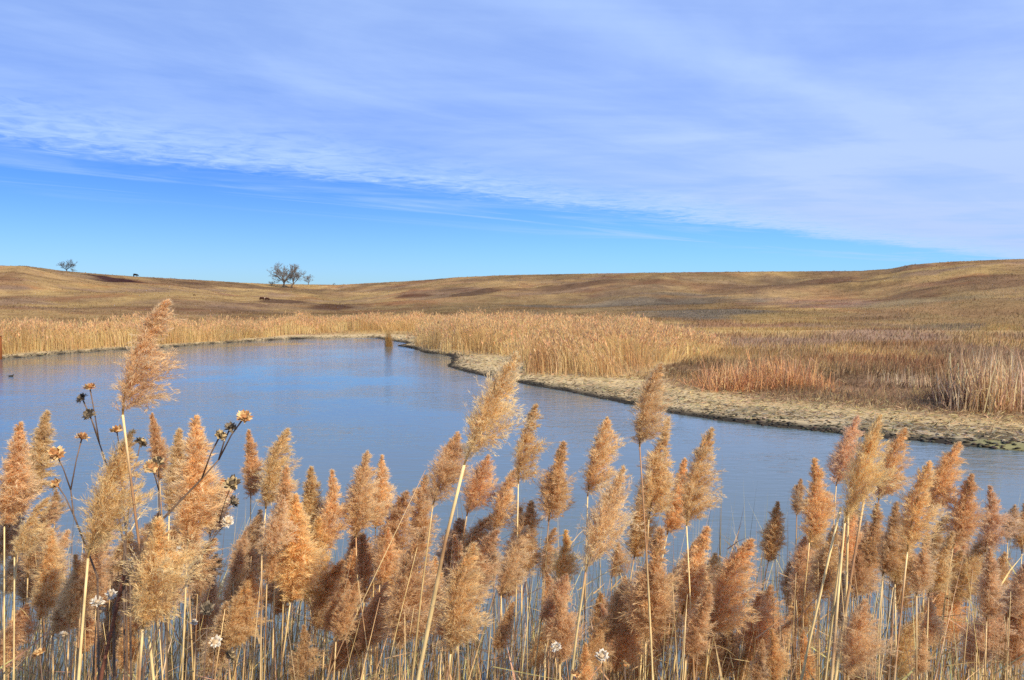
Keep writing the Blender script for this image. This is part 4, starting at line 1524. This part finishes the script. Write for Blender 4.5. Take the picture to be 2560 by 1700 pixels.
bare_reed((981, 1083), (755, 1556), 2.75, 'long bare pale stalk slanting steeply to the right in front of the middle plumes', None, 1.5, thin_tip=True)
for (tp, lw, lab) in (((1938, 1170), (1854, 1531), 'leftmost thick bare stem under the tight right cluster'),
                      ((1950, 1170), (1930, 1400), 'second bare stem from the left under the tight right cluster'),
                      ((1956, 1170), (1950, 1400), 'straight middle bare stem under the tight right cluster'),
                      ((1994, 1140), (1950, 1400), 'rightmost leaning bare stem under the tight right cluster')):
    bare_reed(tp, lw, 3.06, lab, 'bare stems under the right cluster', 1.25)
n_bare = 0
bares = []
while n_bare < 74:
    x_ = RS.uniform(-30, 2390)
    e_ = float(np.interp(x_, env_x, env_y))
    y_ = e_ + RS.uniform(60, 300)
    if y_ > 1500:
        continue
    j = RS.uniform(0.7, 1.1)
    dx_ = RS.gauss(14, 26)
    bare_o = bare_reed((x_, y_), (x_ - dx_, y_ + 230), RS.uniform(2.6, 4.4), None, 'bare reed stems among the plumes', RS.uniform(0.85, 1.45), (j, j * RS.uniform(0.92, 1.0), j * RS.uniform(0.82, 1.0)), thin_tip=True)
    n_bare += 1
    bares.append((bare_o, x_, y_, dx_, j))
for (x0, x1, where) in LANDX:
    keyed = {}
    for r in [b_ for b_ in bares if x0 <= b_[1] < x1]:
        tilt = 'upright' if abs(r[3]) < 14 else 'right leaning' if r[3] > 0 else 'left leaning'
        keyed.setdefault((tilt, 'pale' if r[4] > 0.84 else 'dull'), []).append(r)
    for (tilt, tone), rs_ in keyed.items():
        rs_.sort(key=lambda r: r[1])
        for i, r in enumerate(rs_):
            pos = '' if len(rs_) == 1 else f", {ORD[i]} from left"
            r[0]['label'] = f'{tone} {tilt} bare reed stem{pos} {where}'

# tangle of thin dead stalks deeper in the stand
n = 6500
px_ = rng.uniform(-80, 2440, n)
dd = rng.uniform(2.7, 6.0, n)
top_z = rng.uniform(0.7, 1.9, n) + rng.uniform(0, 0.5, n) * (dd > 3.2)
base = np.array([[*(at_depth(px_[i], 1000, dd[i])[:2]), -0.2] for i in range(n)])
lean_ = rng.normal(0.08, 0.17, (n, 2)) + rng.normal(0, 0.5, (n, 2)) * (rng.random(n) < 0.12)[:, None]
cst = np.clip(jitter(np.array([0.66, 0.49, 0.25]), n, 0.28), 0.03, 0.95)
dkk = rng.random(n) < 0.25
cst[dkk] *= np.array([0.45, 0.36, 0.32])
me = blades('dead_stalks', base, top_z + 0.2, rng.uniform(0.006, 0.014, n), lean_, cst, M_leaf, tip_col=cst * 0.9)
tag(obj_of('dead_stalks', me), 'tangle of thin dead stalks standing in the shallow water', kind='stuff')
# ribbon leaves and broken bits hanging among them
n = 2600
px_ = rng.uniform(-80, 2440, n)
dd = rng.uniform(2.8, 5.4, n)
zb = rng.uniform(0.3, 1.9, n)
base = np.array([[*(at_depth(px_[i], 1000, dd[i])[:2]), zb[i]] for i in range(n)])
lean_ = rng.normal(0.12, 0.22, (n, 2))
cst = np.clip(jitter(np.array([0.60, 0.43, 0.22]), n, 0.3), 0.03, 0.95)
me = blades('dead_leaves', base, rng.uniform(-0.16, 0.22, n), rng.uniform(0.006, 0.014, n), lean_, cst, M_leaf, mid_bend=0.9)
tag(obj_of('dead_leaves', me), 'torn dry ribbon leaves caught among the reed stems', kind='stuff')


# ------------------------------------------------------------------ dried sunflowers
HEAD_COLS = {'tan': ((0.72, 0.50, 0.24), (0.42, 0.20, 0.08)), 'dark': ((0.24, 0.19, 0.13), (0.06, 0.05, 0.04)), 'white': ((0.74, 0.68, 0.57), (0.55, 0.42, 0.27)),
             'mixed': ((0.56, 0.42, 0.22), (0.10, 0.075, 0.05))}


def head_geo(kind, r, rs, axis):
    """dried flower head: whorls of curled bracts round a seed disc"""
    ca, cb = HEAD_COLS[kind]
    ax = Vector(axis).normalized()
    sx_ = ax.cross(Vector((0.3, 0.8, 0.1))).normalized()
    sy_ = ax.cross(sx_)
    g_ = Geo()
    for ring_, (nn_, el0, ln0) in enumerate(((13, 0.15, 1.0), (13, 0.65, 0.95), (11, 1.05, 0.8), (9, -0.35, 0.8))):
        for k in range(nn_):
            if rs.random() < 0.1:
                continue
            an = 2 * math.pi * (k + rs.uniform(-0.3, 0.3)) / nn_ + ring_
            rd = sx_ * math.cos(an) + sy_ * math.sin(an)
            tn = sy_ * math.cos(an) - sx_ * math.sin(an)
            el = el0 + rs.gauss(0, 0.2)
            d1 = rd * math.cos(el) + ax * math.sin(el)
            el2 = el + rs.gauss(0.35, 0.5)
            d2 = rd * math.cos(el2) + ax * math.sin(el2)
            p0_ = rd * r * 0.32 + ax * (ring_ * 0.06 - 0.02) * r
            w_ = r * rs.uniform(0.16, 0.26)
            p1_ = p0_ + d1 * r * 0.5 * ln0
            p2_ = p1_ + d2 * r * rs.uniform(0.25, 0.5) * ln0
            nrm_ = d1.cross(tn).normalized() * (w_ * 0.25)
            c = Vector(ca) * rs.uniform(0.7, 1.2) if rs.random() < 0.68 else Vector(cb) * rs.uniform(0.7, 1.3)
            g_.add([p0_ - tn * w_ * 0.7, p0_ + tn * w_ * 0.7, p1_ - tn * w_, p1_ + tn * w_, p1_ + nrm_, p2_],
                   [(0, 1, 4), (0, 4, 2), (1, 3, 4), (2, 4, 5), (4, 3, 5)], tuple(c))
    gd = Geo()
    vs_, fs_ = [], []
    seg = 9
    for i in range(4):
        ph = (i / 3) * math.pi / 2
        for k in range(seg):
            an = 2 * math.pi * k / seg
            rr = r * 0.46 * math.cos(ph) * rs.uniform(0.9, 1.1)
            vs_.append((sx_ * math.cos(an) + sy_ * math.sin(an)) * rr + ax * r * (0.38 * math.sin(ph) - 0.02))
    for i in range(3):
        for k in range(seg):
            k2 = (k + 1) % seg
            fs_.append((i * seg + k, i * seg + k2, (i + 1) * seg + k2, (i + 1) * seg + k))
    # green-brown receptacle cone below
    b_ = len(vs_)
    vs_.append(-ax * r * 0.35)
    for k in range(seg):
        fs_.append((b_, (k + 1) % seg, k))
    gd.add(vs_, fs_, cb)
    return g_, gd


def sunflower(label, heads, forks, root_px, depth, thick=1.0, stem_col=(0.19, 0.13, 0.095), size=1.0):
    """heads: (x, y, kind, fork index); forks: polylines of the stem from the bottom up"""
    lowp = Vector(at_depth(root_px[0], root_px[1], depth))
    foot = Vector((lowp.x - 0.1, lowp.y + 0.1, -0.15))
    root = empty('dried_sunflower', foot)
    tag(root, label, 'dried flower', 'dried sunflowers among the reeds')
    gs_ = Geo()
    main = [Vector((0, 0, 0)), Vector((0.02, 0, 0.5)).lerp(lowp - foot, 0.5), lowp - foot] + [Vector(at_depth(x__, y__, depth)) - foot for x__, y__ in forks]
    n_ = len(main)
    gs_.tube(main, [0.0050 * thick * (1 - 0.55 * i / (n_ - 1)) for i in range(n_)], 6, stem_col)
    for (hx, hy, kind, fi) in heads:
        dpt = depth + RS.uniform(-0.06, 0.06)
        hp = Vector(at_depth(hx, hy, dpt)) - foot
        sp_ = main[3 + fi] if fi >= 0 else main[2]
        if fi == len(forks) - 1 and len(heads) == 1:
            mid_ = sp_.lerp(hp, 0.5)
        else:
            mid_ = sp_.lerp(hp, 0.5) + Vector((0, 0, 0.012))
        dh = (hp - mid_).normalized()
        rr = (0.0270 if kind != 'white' else 0.0215) * size * RS.uniform(0.85, 1.15) * depth / 3.0
        gs_.tube([sp_, mid_, hp - dh * rr * 0.3], [0.0027 * thick, 0.0020 * thick, 0.0027 * thick], 5, tuple(c * 1.2 for c in stem_col))
        axis = (dh + Vector((RS.gauss(0, 0.35), RS.gauss(-0.25, 0.3), RS.gauss(0.1, 0.2)))).normalized()
        gh, gd = head_geo(kind, rr, RS, axis)
        ho = gh.build('flower_head', M_flower, root, smooth=False, loc=hp)
        if kind in ('white', 'dark'):
            ho['label'] = 'bleached white dry flower head' if kind == 'white' else 'dark weathered flower head'
        gd.build('seed_disc', M_flower, ho)
    gs_.build('stem', M_flower, root)
    return root


sunflower('dried sunflower left of the tallest reed, two dark heads and one tan at the top', [(207, 894, 'tan', 3), (190, 919, 'dark', 3), (206, 956, 'dark', 3)],
          [(275, 1200), (258, 1110), (237, 1045), (229, 1022)], (300, 1330), 3.05)
sunflower('dried sunflower at far left, three fluffy tan heads on a forked dark stem', [(189, 1009, 'tan', 1), (129, 1046, 'tan', 1), (131, 1117, 'tan', 0)],
          [(170, 1188), (163, 1129)], (225, 1330), 2.85)
sunflower('dried sunflower with one ragged tan head just left of the tallest stem', [(269, 993, 'tan', 0)], [(274, 1022)], (290, 1230), 3.3)
sunflower('dried sunflower with one round olive head right of the tallest stem', [(324, 1021, 'mixed', 1)], [(304, 1095), (318, 1050)], (285, 1290), 3.2)
sunflower('dried sunflower with two small brown heads below the thin russet plume', [(363, 1066, 'mixed', 1), (348, 1077, 'tan', 0)], [(366, 1130), (366, 1100)], (372, 1330), 3.0)
sunflower('long leaning dried sunflower with three heads over the open water', [(563, 962, 'tan', 3), (531, 987, 'dark', 3), (507, 1005, 'mixed', 2)],
          [(346, 1228), (420, 1150), (465, 1104), (504, 1060)], (262, 1400), 2.75, 1.15)
sunflower('dried sunflower with two brown heads low over the water gap', [(535, 1115, 'mixed', 1), (536, 1157, 'dark', 1), (526, 1203, 'white', 0)],
          [(470, 1275), (505, 1205)], (385, 1420), 3.0, 0.8)
sunflower('thick reddish sunflower stalk leaning behind the bushy golden plume', [(410, 1270, 'white', 2)], [(237, 1540), (285, 1330), (330, 1290)], (225, 1620), 2.7, 2.0, (0.20, 0.085, 0.055))
sunflower('dried sunflower with the largest white head beside the bushy golden plume', [(395, 1309, 'white', 0)], [(402, 1360)], (330, 1540), 2.5, 0.9, size=1.15)
sunflower('dried flower with a small white head left of the bushy golden plume', [(257, 1371, 'white', 0)], [(252, 1410)], (245, 1540), 2.9, 0.7)
sunflower('dried flower with a dull white head under the broad golden plume', [(225, 1388, 'white', 0)], [(222, 1430)], (215, 1540), 2.9, 0.7)
sunflower('dried flower with a grey white head low at the left', [(146, 1465, 'white', 0)], [(150, 1500)], (155, 1570), 2.7, 0.7)
sunflower('dried sunflower with one ragged tan head in the bottom left corner', [(91, 1507, 'tan', 0)], [(95, 1540)], (100, 1600), 2.5, 0.8)
sunflower('dried sunflower with one dark brown head right of the bushy golden plume', [(477, 1403, 'dark', 0)], [(478, 1440)], (470, 1560), 2.8, 0.7)
sunflower('dried flower with a tiny cream head right of the bushy golden plume', [(447, 1435, 'white', 0)], [(450, 1470)], (452, 1570), 2.9, 0.7, size=0.7)
sunflower('dried flower with one bright white head at the bottom under the water gap', [(498, 1480, 'white', 0)], [(494, 1510)], (488, 1580), 2.5, 0.8, size=1.05)
sunflower('dried sunflower with one brown head near the bottom under the water gap', [(528, 1514, 'mixed', 0)], [(528, 1540)], (526, 1600), 2.6, 0.8)
sunflower('dried flower with one upright white head low in the middle', [(1283, 1492, 'white', 0)], [(1278, 1525)], (1270, 1600), 2.5, 0.8, size=1.0)
sunflower('dried flower with one flat white cap at the bottom right of centre', [(1388, 1512, 'white', 0)], [(1390, 1535)], (1394, 1600), 2.5, 0.8)
sunflower('dried flower with one brown and white head at the bottom right of centre', [(1440, 1534, 'tan', 0)], [(1441, 1555)], (1443, 1620), 2.5, 0.8, size=0.9)
sunflower('dried flower with a small orange head cut by the bottom edge', [(1327, 1554, 'tan', 0)], [(1328, 1575)], (1330, 1640), 2.5, 0.8, size=0.8)
